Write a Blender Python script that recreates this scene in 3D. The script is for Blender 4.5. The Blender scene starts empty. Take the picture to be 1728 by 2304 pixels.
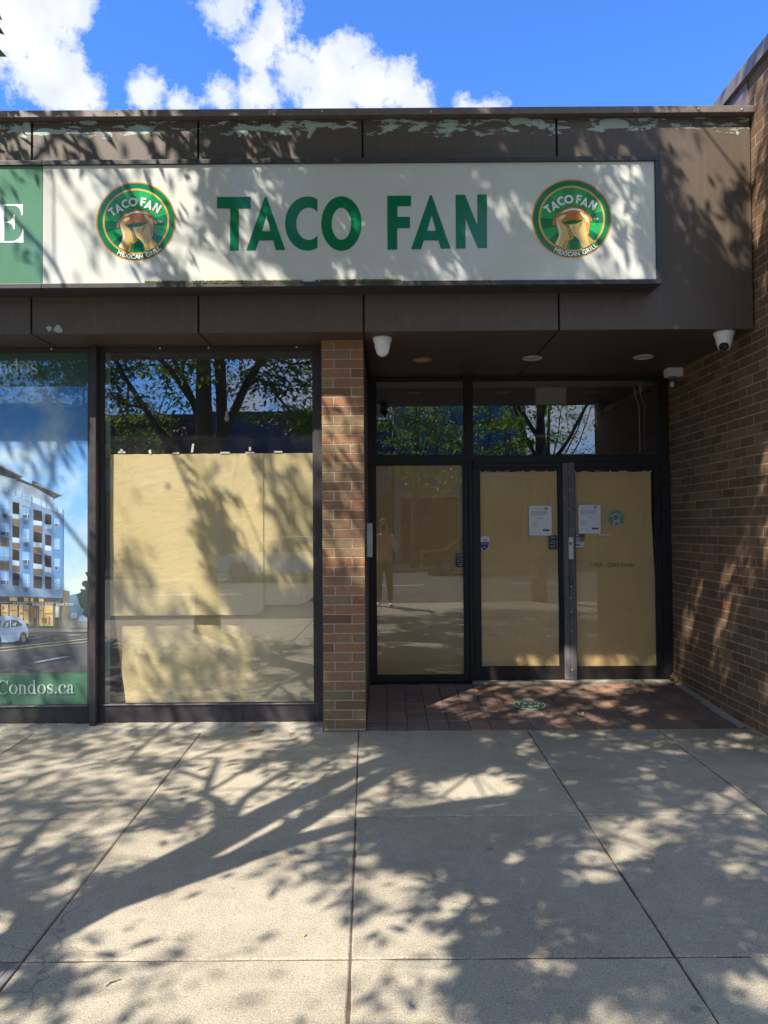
import bpy, bmesh, math, random
import numpy as np
from mathutils import Vector, Matrix, noise as mnoise
S = bpy.context.scene
C = S.collection
R = math.radians

# ---------------------------------------------------------------- camera
PITCH, ROLL, FPX = 1.289, -0.42, 1600.0
cam = bpy.data.cameras.new('camera'); camo = bpy.data.objects.new('camera', cam); C.objects.link(camo)
cam.sensor_fit = 'VERTICAL'; cam.sensor_height = 34.6; cam.lens = 34.6*FPX/2304
cam.clip_end = 2000; cam.clip_start = 0.02
camo.location = (0, 0, 1.6)
camo.rotation_euler = (Matrix.Rotation(R(90+PITCH), 3, 'X') @ Matrix.Rotation(R(ROLL), 3, 'Z')).to_euler()
S.camera = camo
RM = Matrix.Rotation(R(90+PITCH), 3, 'X') @ Matrix.Rotation(R(ROLL), 3, 'Z')
KD = 1728/1659
def pdir(px, py):                        # photograph pixel -> direction
    return RM @ Vector(((px-864)/FPX, -(py-1152)/FPX, -1))
def ps(px, py, Y):                       # photograph pixel -> (x, z) on the plane at depth Y
    d = pdir(px, py); t = Y/d.y
    return (d.x*t, 1.6+d.z*t)
def at(dx, dy, Y): return ps(dx*KD, dy*KD, Y)
def proj(p):                             # world -> display pixel
    q = RM.transposed() @ (Vector(p)-Vector((0, 0, 1.6)))
    if q.z > -0.05: return None
    return ((864+q.x/-q.z*FPX)/KD, (1152-q.y/-q.z*FPX)/KD)

# ---------------------------------------------------------------- light
SUND = Vector((0.85, 1.0, -1.62)).normalized()       # direction the sunlight travels
sl = bpy.data.lights.new('sun', 'SUN'); sl.energy = 5.0; sl.angle = R(0.53); sl.color = (1.0, 0.92, 0.80)
so = bpy.data.objects.new('sun', sl); C.objects.link(so)
so.rotation_euler = SUND.to_track_quat('-Z', 'Y').to_euler()
S.view_settings.view_transform = 'Standard'; S.view_settings.look = 'None'
S.view_settings.gamma = 1; S.view_settings.exposure = 1.08

w = bpy.data.worlds.new('World'); S.world = w; w.use_nodes = True
nt = w.node_tree; nt.nodes.clear(); N = nt.nodes; L = nt.links
def wm(op, a, b=None, c=None, clamp=False):
    n = N.new('ShaderNodeMath'); n.operation = op; n.use_clamp = clamp
    for i, v in enumerate((a, b, c)):
        if v is None: continue
        if isinstance(v, (int, float)): n.inputs[i].default_value = v
        else: L.new(v, n.inputs[i])
    return n.outputs[0]
sky = N.new('ShaderNodeTexSky'); sky.sky_type = 'NISHITA'; sky.sun_disc = False
elev = math.asin(-SUND.z); sky.sun_elevation = elev
sky.sun_rotation = math.atan2(-SUND.x, -SUND.y)
sky.air_density = 1.0; sky.dust_density = 0.3; sky.ozone_density = 2.0; sky.altitude = 300
tint = N.new('ShaderNodeMixRGB'); tint.blend_type = 'MULTIPLY'; tint.inputs[0].default_value = 1
L.new(sky.outputs[0], tint.inputs[1]); tint.inputs[2].default_value = (0.54, 1.00, 1.70, 1)
geo = N.new('ShaderNodeTexCoord'); dvec = geo.outputs['Generated']
def wnoise(scale, detail, rough=0.6):
    n = N.new('ShaderNodeTexNoise'); n.inputs['Scale'].default_value = scale; n.inputs['Detail'].default_value = detail
    n.inputs['Roughness'].default_value = rough; L.new(dvec, n.inputs['Vector']); return n.outputs['Fac']
blobs = [(500,5,95),(590,55,80),(560,110,85),(640,150,95),(720,170,90),(757,108,62),(800,180,90),(868,178,68),(905,215,62),(700,235,110),
 (560,205,85),(480,205,60),(320,200,66),(385,225,50),(1003,228,42),(1062,230,52),(45,60,140),(95,150,120),(150,205,85),(20,0,130),(160,15,60),(1030,238,40)]
acc = None
for (bx, by, br) in blobs:
    c = pdir(bx*KD, by*KD).normalized(); e = pdir((bx+br)*KD, by*KD).normalized(); rr = (c-e).length
    d = N.new('ShaderNodeVectorMath'); d.operation = 'DISTANCE'; L.new(dvec, d.inputs[0]); d.inputs[1].default_value = c
    v = wm('SUBTRACT', 1.0, wm('DIVIDE', d.outputs['Value'], rr))
    acc = v if acc is None else wm('SMOOTH_MAX', acc, v, 0.12)
acc = wm('MAXIMUM', acc, -1.0)
sep = N.new('ShaderNodeSeparateXYZ'); L.new(dvec, sep.inputs[0])
n1 = wnoise(7, 10, 0.62); n2 = wnoise(22, 6, 0.65); n3 = wnoise(2.2, 9, 0.6)
front = wm('ADD', acc, wm('ADD', wm('MULTIPLY', wm('SUBTRACT', n1, 0.5), 1.9), wm('ADD', wm('MULTIPLY', wm('SUBTRACT', n2, 0.5), 1.5), wm('MULTIPLY', wm('SUBTRACT', wnoise(60, 5, 0.7), 0.5), 1.1))))
back = wm('MULTIPLY', wm('SUBTRACT', n3, 0.42), 5.0)
isb = wm('LESS_THAN', sep.outputs['Y'], 0.25)
dens = wm('ADD', wm('MULTIPLY', front, wm('SUBTRACT', 1.0, isb)), wm('MULTIPLY', back, isb))
dens = wm('MULTIPLY', wm('SUBTRACT', dens, 0.10), 2.3, clamp=True)
cloudc = N.new('ShaderNodeMixRGB'); L.new(wm('MULTIPLY', wm('SUBTRACT', wm('ADD', wm('MULTIPLY', wnoise(9, 8), 0.8), wm('MULTIPLY', acc, 0.14)), 0.36), 3.4, clamp=True), cloudc.inputs[0])
cloudc.inputs[1].default_value = (3.3, 3.8, 5.0, 1); cloudc.inputs[2].default_value = (5.4, 5.4, 5.6, 1)
mixw = N.new('ShaderNodeMixRGB'); L.new(dens, mixw.inputs[0]); L.new(tint.outputs[0], mixw.inputs[1])
bright = N.new('ShaderNodeMixRGB'); bright.blend_type = 'MULTIPLY'; bright.inputs[0].default_value = 1      # clouds on the sun's side, behind the camera, brightened to fill the shade
L.new(cloudc.outputs[0], bright.inputs[1]); L.new(wm('ADD', 1.0, wm('MULTIPLY', isb, 0.6)), bright.inputs[2]); L.new(bright.outputs[0], mixw.inputs[2])
bg = N.new('ShaderNodeBackground'); L.new(mixw.outputs[0], bg.inputs[0]); bg.inputs[1].default_value = 0.098
ow = N.new('ShaderNodeOutputWorld'); L.new(bg.outputs[0], ow.inputs[0])

# ---------------------------------------------------------------- materials
class NB:
    def __init__(s, name):
        s.m = bpy.data.materials.new(name); s.m.use_nodes = True
        s.t = s.m.node_tree; s.N = s.t.nodes; s.L = s.t.links; s.N.clear()
        s.o = s.N.new('ShaderNodeOutputMaterial'); s.p = s.N.new('ShaderNodeBsdfPrincipled'); s.L.new(s.p.outputs[0], s.o.inputs[0])
        s.tc = s.N.new('ShaderNodeTexCoord'); s.co = s.tc.outputs['Object']
    def math(s, op, a, b=None, clamp=False):
        n = s.N.new('ShaderNodeMath'); n.operation = op; n.use_clamp = clamp
        for i, v in enumerate((a, b)):
            if v is None: continue
            if isinstance(v, (int, float)): n.inputs[i].default_value = v
            else: s.L.new(v, n.inputs[i])
        return n.outputs[0]
    def scaled(s, sc, off=(0,0,0)):
        m = s.N.new('ShaderNodeMapping'); m.inputs['Scale'].default_value = sc; m.inputs['Location'].default_value = off; s.L.new(s.co, m.inputs[0]); return m.outputs[0]
    def noise(s, scale, detail=4, rough=0.5, vec=None):
        n = s.N.new('ShaderNodeTexNoise'); n.inputs['Scale'].default_value = scale; n.inputs['Detail'].default_value = detail
        n.inputs['Roughness'].default_value = rough; s.L.new(vec if vec is not None else s.co, n.inputs['Vector']); return n.outputs['Fac']
    def step(s, v, a, b):                 # linear ramp a->b clamped
        return s.math('DIVIDE', s.math('SUBTRACT', v, a), b-a, clamp=True)
    def mix(s, f, a, b, mode='MIX'):
        n = s.N.new('ShaderNodeMixRGB'); n.blend_type = mode
        for i, v in enumerate((f, a, b)):
            if isinstance(v, (int, float)): n.inputs[i].default_value = v
            elif isinstance(v, tuple): n.inputs[i].default_value = (*v, 1) if len(v) == 3 else v
            else: s.L.new(v, n.inputs[i])
        return n.outputs[0]
    def set(s, k, v):
        if isinstance(v, (int, float)): s.p.inputs[k].default_value = v
        elif isinstance(v, tuple): s.p.inputs[k].default_value = (*v, 1) if len(v) == 3 else v
        else: s.L.new(v, s.p.inputs[k])
    def bump(s, h, strength=0.3, dist=0.01):
        b = s.N.new('ShaderNodeBump'); b.inputs['Strength'].default_value = strength; b.inputs['Distance'].default_value = dist
        s.L.new(h, b.inputs['Height']); s.L.new(b.outputs[0], s.p.inputs['Normal'])
    def sep(s):
        n = s.N.new('ShaderNodeSeparateXYZ'); s.L.new(s.co, n.inputs[0]); return n.outputs
    def island(s):
        g = s.N.new('ShaderNodeNewGeometry'); return g.outputs['Random Per Island']
    def ramp(s, f, cols):
        n = s.N.new('ShaderNodeValToRGB'); s.L.new(f, n.inputs[0]); e = n.color_ramp.elements
        while len(e) < len(cols): e.new(0.5)
        for i, (p, c) in enumerate(cols): e[i].position = p; e[i].color = (*c, 1)
        return n.outputs[0]

def simple(name, col, rough=0.6, metal=0, var=0.12, scale=12, spec=0.5, bump=0.0):
    b = NB(name); n = b.noise(scale, 6, 0.6)
    hi = tuple(min(1, c*(1+var)) for c in col); lo = tuple(c*(1-var) for c in col)
    b.set('Base Color', b.mix(b.step(n, 0.3, 0.7), lo, hi)); b.set('Roughness', b.math('ADD', b.math('MULTIPLY', n, 0.15), rough-0.07)); b.set('Metallic', metal)
    b.set('Specular IOR Level', spec)
    if bump: b.bump(b.noise(scale*6, 4), bump, 0.004)
    return b.m

def concrete(name, lo, hi, spk=1.0):
    b = NB(name)
    big = b.noise(1.3, 5, 0.6); mid = b.noise(9, 6, 0.65); fine = b.noise(170, 3, 0.7)
    col = b.mix(b.step(b.math('ADD', b.math('MULTIPLY', big, 0.6), b.math('MULTIPLY', mid, 0.4)), 0.36, 0.64), lo, hi)
    isl = b.island(); col = b.mix(0.5, col, b.mix(isl, (0.86,0.86,0.87), (1.06,1.05,1.02)), 'MULTIPLY')
    v = b.N.new('ShaderNodeTexVoronoi'); v.inputs['Scale'].default_value = 150; b.L.new(b.co, v.inputs['Vector'])
    vs = b.N.new('ShaderNodeSeparateColor'); b.L.new(v.outputs['Color'], vs.inputs[0])
    m = b.math('MULTIPLY', b.math('LESS_THAN', v.outputs['Distance'], 0.42), b.math('GREATER_THAN', vs.outputs[0], 0.8))
    col = b.mix(b.math('MULTIPLY', m, 0.5*spk), col, (0.10, 0.09, 0.075))
    m2 = b.math('MULTIPLY', b.math('LESS_THAN', v.outputs['Distance'], 0.4), b.math('LESS_THAN', vs.outputs[0], 0.14))
    col = b.mix(b.math('MULTIPLY', m2, 0.3*spk), col, (0.62, 0.60, 0.55))
    col = b.mix(1.0, col, b.mix(b.step(fine, 0.28, 0.72), (0.50,0.50,0.50), (1.45,1.45,1.44)), 'MULTIPLY')
    st = b.step(b.noise(3.4, 7, 0.7), 0.60, 0.74); col = b.mix(b.math('MULTIPLY', st, 0.22), col, (0.09,0.085,0.07))
    # gum spots, drips and a few hairline cracks
    v2 = b.N.new('ShaderNodeTexVoronoi'); v2.inputs['Scale'].default_value = 2.6; b.L.new(b.co, v2.inputs['Vector'])
    gum = b.step(b.math('ADD', v2.outputs['Distance'], b.math('MULTIPLY', b.noise(40, 2), 0.03)), 0.075, 0.055); col = b.mix(b.math('MULTIPLY', gum, 0.45*spk), col, (0.09,0.085,0.08))
    w3 = b.N.new('ShaderNodeTexVoronoi'); w3.feature = 'DISTANCE_TO_EDGE'; w3.inputs['Scale'].default_value = 0.55
    wa = b.N.new('ShaderNodeVectorMath'); wa.operation = 'ADD'; nn_ = b.N.new('ShaderNodeTexNoise'); nn_.inputs['Scale'].default_value = 5; nn_.inputs['Detail'].default_value = 6; b.L.new(b.co, nn_.inputs['Vector'])
    sc_ = b.N.new('ShaderNodeVectorMath'); sc_.operation = 'SCALE'; sc_.inputs[3].default_value = 0.35; b.L.new(nn_.outputs['Color'], sc_.inputs[0]); b.L.new(b.co, wa.inputs[0]); b.L.new(sc_.outputs[0], wa.inputs[1]); b.L.new(wa.outputs[0], w3.inputs['Vector'])
    crack = b.math('MULTIPLY', b.step(w3.outputs['Distance'], 0.0035, 0.0012), b.step(b.noise(0.9, 2), 0.50, 0.60)); col = b.mix(b.math('MULTIPLY', crack, 0.4*spk), col, (0.07,0.055,0.045))
    b.set('Base Color', col); b.set('Roughness', 0.88); b.set('Specular IOR Level', 0.3)
    b.bump(b.math('ADD', fine, b.math('MULTIPLY', b.noise(60, 3), 0.6)), 0.5, 0.004)
    return b.m

def brick(name, cols, moss=True):
    b = NB(name); isl = b.island()
    col = b.ramp(isl, cols)
    patch = b.noise(26, 5, 0.6); col = b.mix(b.math('MULTIPLY', b.step(patch, 0.40, 0.7), 0.5), col, (0.20, 0.105, 0.05))
    dots = b.step(b.noise(260, 2, 0.7), 0.60, 0.72); col = b.mix(b.math('MULTIPLY', dots, 0.55), col, (0.04, 0.028, 0.02))
    hl = b.step(b.noise(210, 2, 0.7), 0.63, 0.78); col = b.mix(b.math('MULTIPLY', hl, 0.4), col, (0.42, 0.33, 0.22))
    if moss:
        z = b.sep()[2]; mm = b.math('MULTIPLY', b.math('SUBTRACT', 1.0, b.step(z, 0.1, 0.62)), b.step(b.noise(11, 5, 0.6), 0.36, 0.6))
        col = b.mix(b.math('MULTIPLY', mm, 0.55), col, (0.12, 0.12, 0.045))
    b.set('Base Color', col); b.set('Roughness', 0.86); b.set('Specular IOR Level', 0.35)
    b.bump(b.math('ADD', b.noise(150, 4, 0.7), b.math('MULTIPLY', b.noise(30, 3), 0.7)), 0.6, 0.004)
    return b.m

def paint_panel():
    b = NB('brown_painted_metal'); x, y, z = b.sep()
    n = b.noise(1.2, 5, 0.6); streak = b.noise(3, 6, 0.6, b.scaled((9, 9, 0.5)))
    col = b.mix(b.step(n, 0.3, 0.7), (0.082, 0.059, 0.042), (0.108, 0.079, 0.058))
    col = b.mix(b.math('MULTIPLY', b.step(streak, 0.5, 0.75), 0.3), col, (0.16, 0.13, 0.105))
    # peeling paint: pale primer showing in ragged horizontal strips below the coping
    pn = b.noise(5.2, 9, 0.72, b.scaled((0.8, 1, 2.6), (3.1, 0, 1.7)))
    band = b.math('MULTIPLY', b.step(z, 4.56, 4.665), b.step(b.math('MULTIPLY', z, -1), -4.76, -4.74))
    peel = b.math('GREATER_THAN', b.math('ADD', pn, b.math('MULTIPLY', band, 0.175)), 0.69)
    peel = b.math('MULTIPLY', peel, b.math('GREATER_THAN', band, 0.02))
    pn2 = b.noise(6.5, 8, 0.7); pe2 = b.math('MULTIPLY', b.math('GREATER_THAN', pn2, 0.735), b.math('LESS_THAN', z, 4.6))
    allp = b.math('MAXIMUM', peel, pe2)
    col = b.mix(allp, col, b.mix(b.step(b.noise(30, 4), 0.35, 0.65), (0.30, 0.38, 0.33), (0.42, 0.50, 0.44)))
    speck = b.step(b.noise(95, 3, 0.75), 0.71, 0.75); col = b.mix(b.math('MULTIPLY', speck, 0.5), col, (0.3, 0.28, 0.24))
    b.set('Base Color', col); b.set('Roughness', b.math('ADD', 0.42, b.math('MULTIPLY', n, 0.2))); b.set('Specular IOR Level', 0.55)
    b.bump(b.math('ADD', b.math('MULTIPLY', allp, -0.5), b.math('MULTIPLY', b.noise(2.0, 3), 0.6)), 0.22, 0.006)
    return b.m

def frame_metal(name, col, rough=0.42):
    b = NB(name); n = b.noise(14, 6, 0.65)
    c = b.mix(b.step(n, 0.35, 0.7), col, tuple(v*1.5 for v in col))
    sp = b.step(b.noise(120, 3, 0.8), 0.70, 0.74); c = b.mix(b.math('MULTIPLY', sp, 0.6), c, (0.28, 0.27, 0.25))
    b.set('Base Color', c); b.set('Roughness', b.math('ADD', rough, b.math('MULTIPLY', n, 0.25))); b.bump(b.noise(200, 2), 0.12, 0.002); return b.m

def glass(name, ior=2.15, tintc=(0.93, 0.95, 0.94), wav=1.0):
    b = NB(name); b.N.remove(b.p)
    fr = b.N.new('ShaderNodeFresnel'); gm = b.N.new('ShaderNodeNewGeometry')   # same reflectance from both sides of the thin pane
    b.L.new(b.math('ADD', b.math('MULTIPLY', gm.outputs['Backfacing'], 1/ior-ior), ior), fr.inputs[0])
    tr = b.N.new('ShaderNodeBsdfTransparent'); tr.inputs[0].default_value = (*tintc, 1)
    gl = b.N.new('ShaderNodeBsdfGlossy'); gl.inputs['Roughness'].default_value = 0.0; gl.inputs[0].default_value = (0.97, 0.99, 1, 1)
    bp = b.N.new('ShaderNodeBump'); bp.inputs['Strength'].default_value = 0.35*wav; bp.inputs['Distance'].default_value = 0.004
    b.L.new(b.noise(1.1, 1, 0.4, b.scaled((1, 1, 0.6))), bp.inputs['Height']); b.L.new(bp.outputs[0], gl.inputs['Normal'])
    mx = b.N.new('ShaderNodeMixShader'); b.L.new(fr.outputs[0], mx.inputs[0]); b.L.new(tr.outputs[0], mx.inputs[1]); b.L.new(gl.outputs[0], mx.inputs[2])
    # dust and specks on the pane
    df = b.N.new('ShaderNodeBsdfDiffuse'); df.inputs[0].default_value = (0.6, 0.6, 0.56, 1)
    z = b.sep()[2]
    sp = b.math('MULTIPLY', b.step(b.noise(75, 3, 0.8), 0.735, 0.76), 0.55)
    film = b.math('MULTIPLY', b.step(b.noise(2.5, 6, 0.6), 0.35, 0.8), 0.035)
    m2 = b.N.new('ShaderNodeMixShader'); b.L.new(b.math('MAXIMUM', sp, film), m2.inputs[0]); b.L.new(mx.outputs[0], m2.inputs[1]); b.L.new(df.outputs[0], m2.inputs[2])
    b.L.new(m2.outputs[0], b.o.inputs[0]); return b.m

def kraft(name, col):
    b = NB(name); n = b.noise(3, 5, 0.6); fib = b.noise(60, 5, 0.7, b.scaled((1, 1, 4)))
    c = b.mix(b.step(n, 0.3, 0.7), tuple(v*0.93 for v in col), tuple(v*1.05 for v in col))
    c = b.mix(1.0, c, b.mix(b.step(fib, 0.35, 0.65), (0.95,0.95,0.95), (1.03,1.03,1.03)), 'MULTIPLY')
    b.set('Base Color', c); b.set('Roughness', 0.8); b.set('Specular IOR Level', 0.25)
    w3 = b.N.new('ShaderNodeTexVoronoi'); w3.feature = 'DISTANCE_TO_EDGE'; w3.inputs['Scale'].default_value = 2.3; b.L.new(b.scaled((1, 1, 0.7)), w3.inputs['Vector'])
    fold = b.math('MULTIPLY', b.step(w3.outputs['Distance'], 0.05, 0.0), b.step(b.noise(1.7, 2), 0.45, 0.6))
    cr = b.math('ADD', b.noise(9, 5, 0.65, b.scaled((1, 1, 1.7))), b.math('MULTIPLY', fold, 0.35)); b.bump(b.math('ADD', cr, b.math('MULTIPLY', b.noise(70, 3), 0.2)), 0.5, 0.012)
    return b.m

def leafmat(name, cols, tr=0.5):
    b = NB(name); col = b.ramp(b.island(), cols)
    b.set('Base Color', col); b.set('Roughness', 0.5); b.set('Specular IOR Level', 0.45)
    t = b.N.new('ShaderNodeBsdfTranslucent'); b.L.new(b.mix(1.0, col, (1.7, 1.9, 0.7), 'MULTIPLY'), t.inputs[0])
    mx = b.N.new('ShaderNodeMixShader'); mx.inputs[0].default_value = tr; b.L.new(b.p.outputs[0], mx.inputs[1]); b.L.new(t.outputs[0], mx.inputs[2]); b.L.new(mx.outputs[0], b.o.inputs[0])
    return b.m

def bark():
    b = NB('tree_bark'); n = b.noise(18, 7, 0.7, b.scaled((1, 1, 0.25)))
    b.set('Base Color', b.mix(b.step(n, 0.3, 0.7), (0.045, 0.036, 0.028), (0.13, 0.11, 0.085))); b.set('Roughness', 0.9); b.bump(n, 0.9, 0.02); return b.m

def pavers():
    b = NB('clay_paver'); isl = b.island()
    col = b.ramp(isl, [(0, (0.15,0.10,0.08)), (0.35, (0.21,0.125,0.095)), (0.6, (0.18,0.13,0.105)), (0.8, (0.28,0.155,0.10)), (1, (0.17,0.125,0.105))])
    col = b.mix(b.math('MULTIPLY', b.step(b.noise(4, 6, 0.65), 0.45, 0.7), 0.5), col, (0.20, 0.165, 0.14))
    col = b.mix(b.math('MULTIPLY', b.step(b.noise(150, 3, 0.75), 0.55, 0.7), 0.3), col, (0.07, 0.05, 0.04))
    b.set('Base Color', col); b.set('Roughness', 0.85); b.bump(b.noise(90, 4, 0.7), 0.4, 0.003); return b.m

def asphalt():
    b = NB('asphalt'); f = b.noise(140, 3, 0.8); n = b.noise(0.7, 6, 0.6)
    col = b.mix(b.step(n, 0.3, 0.7), (0.045,0.045,0.047), (0.075,0.073,0.07)); col = b.mix(1, col, b.mix(b.step(f,0.3,0.7),(0.7,0.7,0.7),(1.4,1.4,1.4)), 'MULTIPLY')
    b.set('Base Color', col); b.set('Roughness', 0.9); b.bump(f, 0.5, 0.004); return b.m

def sign_face(name, col):
    b = NB(name); n = b.noise(2.5, 6, 0.6); scr = b.noise(14, 8, 0.8, b.scaled((1, 1, 0.35)))
    c = b.mix(b.math('MULTIPLY', b.step(scr, 0.56, 0.72), 0.12), col, tuple(v*0.7 for v in col)); c = b.mix(1, c, b.mix(n, (0.93,0.93,0.92), (1.03,1.03,1.03)), 'MULTIPLY')
    b.set('Base Color', c); b.set('Roughness', b.math('ADD', 0.09, b.math('MULTIPLY', b.step(scr, 0.5, 0.75), 0.25))); b.set('Specular IOR Level', 0.7); b.bump(b.noise(1.2, 2), 0.06, 0.01); return b.m

M = {}
M['concrete'] = concrete('sidewalk_concrete', (0.285, 0.25, 0.195), (0.385, 0.345, 0.27))
M['kerb'] = concrete('kerb_concrete', (0.26, 0.24, 0.205), (0.38, 0.35, 0.29), 0.7)
M['joint'] = simple('joint_dirt', (0.10, 0.065, 0.045), 0.95, var=0.3, bump=0.5)
M['pavers'] = pavers(); M['asphalt'] = asphalt()
M['brick'] = brick('tan_brick', [(0, (0.17,0.085,0.05)), (0.2, (0.31,0.165,0.088)), (0.4, (0.34,0.165,0.085)), (0.6, (0.25,0.15,0.085)), (0.8, (0.25,0.19,0.10)), (1, (0.37,0.23,0.125))])
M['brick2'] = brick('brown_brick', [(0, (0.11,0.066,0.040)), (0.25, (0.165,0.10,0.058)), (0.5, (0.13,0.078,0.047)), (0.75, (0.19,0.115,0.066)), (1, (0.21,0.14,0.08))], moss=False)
M['mortar'] = simple('mortar', (0.41, 0.35, 0.265), 0.95, var=0.2, scale=30, bump=0.5)
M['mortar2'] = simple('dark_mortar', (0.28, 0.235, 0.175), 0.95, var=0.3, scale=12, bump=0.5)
M['panel'] = paint_panel()
M['soffit'] = simple('brown_soffit', (0.075, 0.052, 0.040), 0.55, var=0.15, scale=3)
M['coping'] = frame_metal('brown_coping', (0.13, 0.105, 0.095), 0.35)
M['frame'] = frame_metal('dark_bronze_aluminium', (0.030, 0.026, 0.028), 0.4)
M['blackframe'] = frame_metal('black_aluminium', (0.012, 0.010, 0.009), 0.45)
M['signframe'] = frame_metal('black_sign_frame', (0.035, 0.033, 0.034), 0.38)
M['steel'] = frame_metal('weathered_steel', (0.13, 0.12, 0.125), 0.45)
M['glass'] = glass('window_glass', 2.6); M['glassd'] = glass('door_glass', 1.75)
M['glass_side'] = glass('side_window_glass', 2.3, (0.80, 0.80, 0.74))
M['glassp'] = glass('poster_glass', 1.8)
M['kraft'] = kraft('cream_masking_paper', (0.68, 0.545, 0.30)); M['kraft2'] = kraft('kraft_paper', (0.84, 0.56, 0.25))
M['cardboard'] = kraft('cardboard', (0.40, 0.25, 0.12))
M['tape'] = simple('masking_tape', (0.72, 0.70, 0.62), 0.7, var=0.05)
M['white'] = simple('white_plastic', (0.78, 0.77, 0.74), 0.4, var=0.03)
M['paper'] = simple('white_paper', (0.86, 0.88, 0.88), 0.8, var=0.02)
M['cream'] = simple('cream_plastic', (0.55, 0.54, 0.44), 0.6, var=0.08)
M['black'] = simple('black_plastic', (0.012, 0.012, 0.014), 0.25, var=0.1)
M['lens'] = simple('camera_lens', (0.01, 0.01, 0.015), 0.05)
M['ink'] = simple('printed_ink', (0.10, 0.11, 0.12), 0.7, var=0.05)
M['grey_ink'] = simple('grey_ink', (0.34, 0.35, 0.37), 0.7, var=0.05)
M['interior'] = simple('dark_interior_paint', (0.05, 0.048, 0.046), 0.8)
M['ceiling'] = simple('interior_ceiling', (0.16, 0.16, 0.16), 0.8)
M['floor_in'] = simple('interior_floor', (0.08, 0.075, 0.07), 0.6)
M['beige'] = simple('beige_box', (0.42, 0.41, 0.33), 0.6, var=0.04)
M['blind'] = simple('pale_green_grey_blind', (0.36, 0.40, 0.35), 0.7, var=0.08, scale=40)
M['signwhite'] = sign_face('white_sign_acrylic', (0.60, 0.61, 0.56)); M['signgreen'] = sign_face('sage_green_sign_acrylic', (0.10, 0.225, 0.145))
M['green'] = sign_face('green_vinyl', (0.006, 0.17, 0.07)); M['letterwhite'] = sign_face('white_vinyl', (0.82, 0.83, 0.82))
M['lgreen'] = sign_face('logo_bright_green', (0.025, 0.36, 0.10)); M['lgreen2'] = sign_face('logo_mid_green', (0.012, 0.25, 0.085)); M['dgreen'] = sign_face('logo_dark_green', (0.008, 0.17, 0.07))
M['gold'] = sign_face('logo_gold', (0.62, 0.38, 0.10)); M['orange'] = sign_face('logo_orange', (0.55, 0.19, 0.05)); M['orange2'] = sign_face('logo_red_orange', (0.50, 0.11, 0.03))
M['skinlogo'] = sign_face('logo_hand_tan', (0.68, 0.48, 0.19)); M['skinlogo2'] = sign_face('logo_hand_shade', (0.48, 0.30, 0.08)); M['skinlogo3'] = sign_face('logo_hand_light', (0.80, 0.72, 0.50)); M['outline'] = sign_face('logo_outline', (0.03, 0.06, 0.02))
M['shell'] = sign_face('logo_shell_brown', (0.50, 0.24, 0.06)); M['lettuce'] = sign_face('logo_lettuce', (0.03, 0.16, 0.03))
M['leaf'] = leafmat('street_tree_leaf', [(0, (0.05,0.095,0.018)), (0.4, (0.085,0.145,0.025)), (0.75, (0.13,0.20,0.035)), (1, (0.20,0.25,0.045))], 0.45)
M['bark'] = bark()
M['moss'] = simple('moss', (0.10, 0.11, 0.02), 0.95, var=0.5, scale=50)
M['dryleaf'] = simple('dry_leaf', (0.42, 0.27, 0.13), 0.8, var=0.3, scale=40)
M['rust'] = simple('rust_stain', (0.42, 0.20, 0.07), 0.9, var=0.2)

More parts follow.
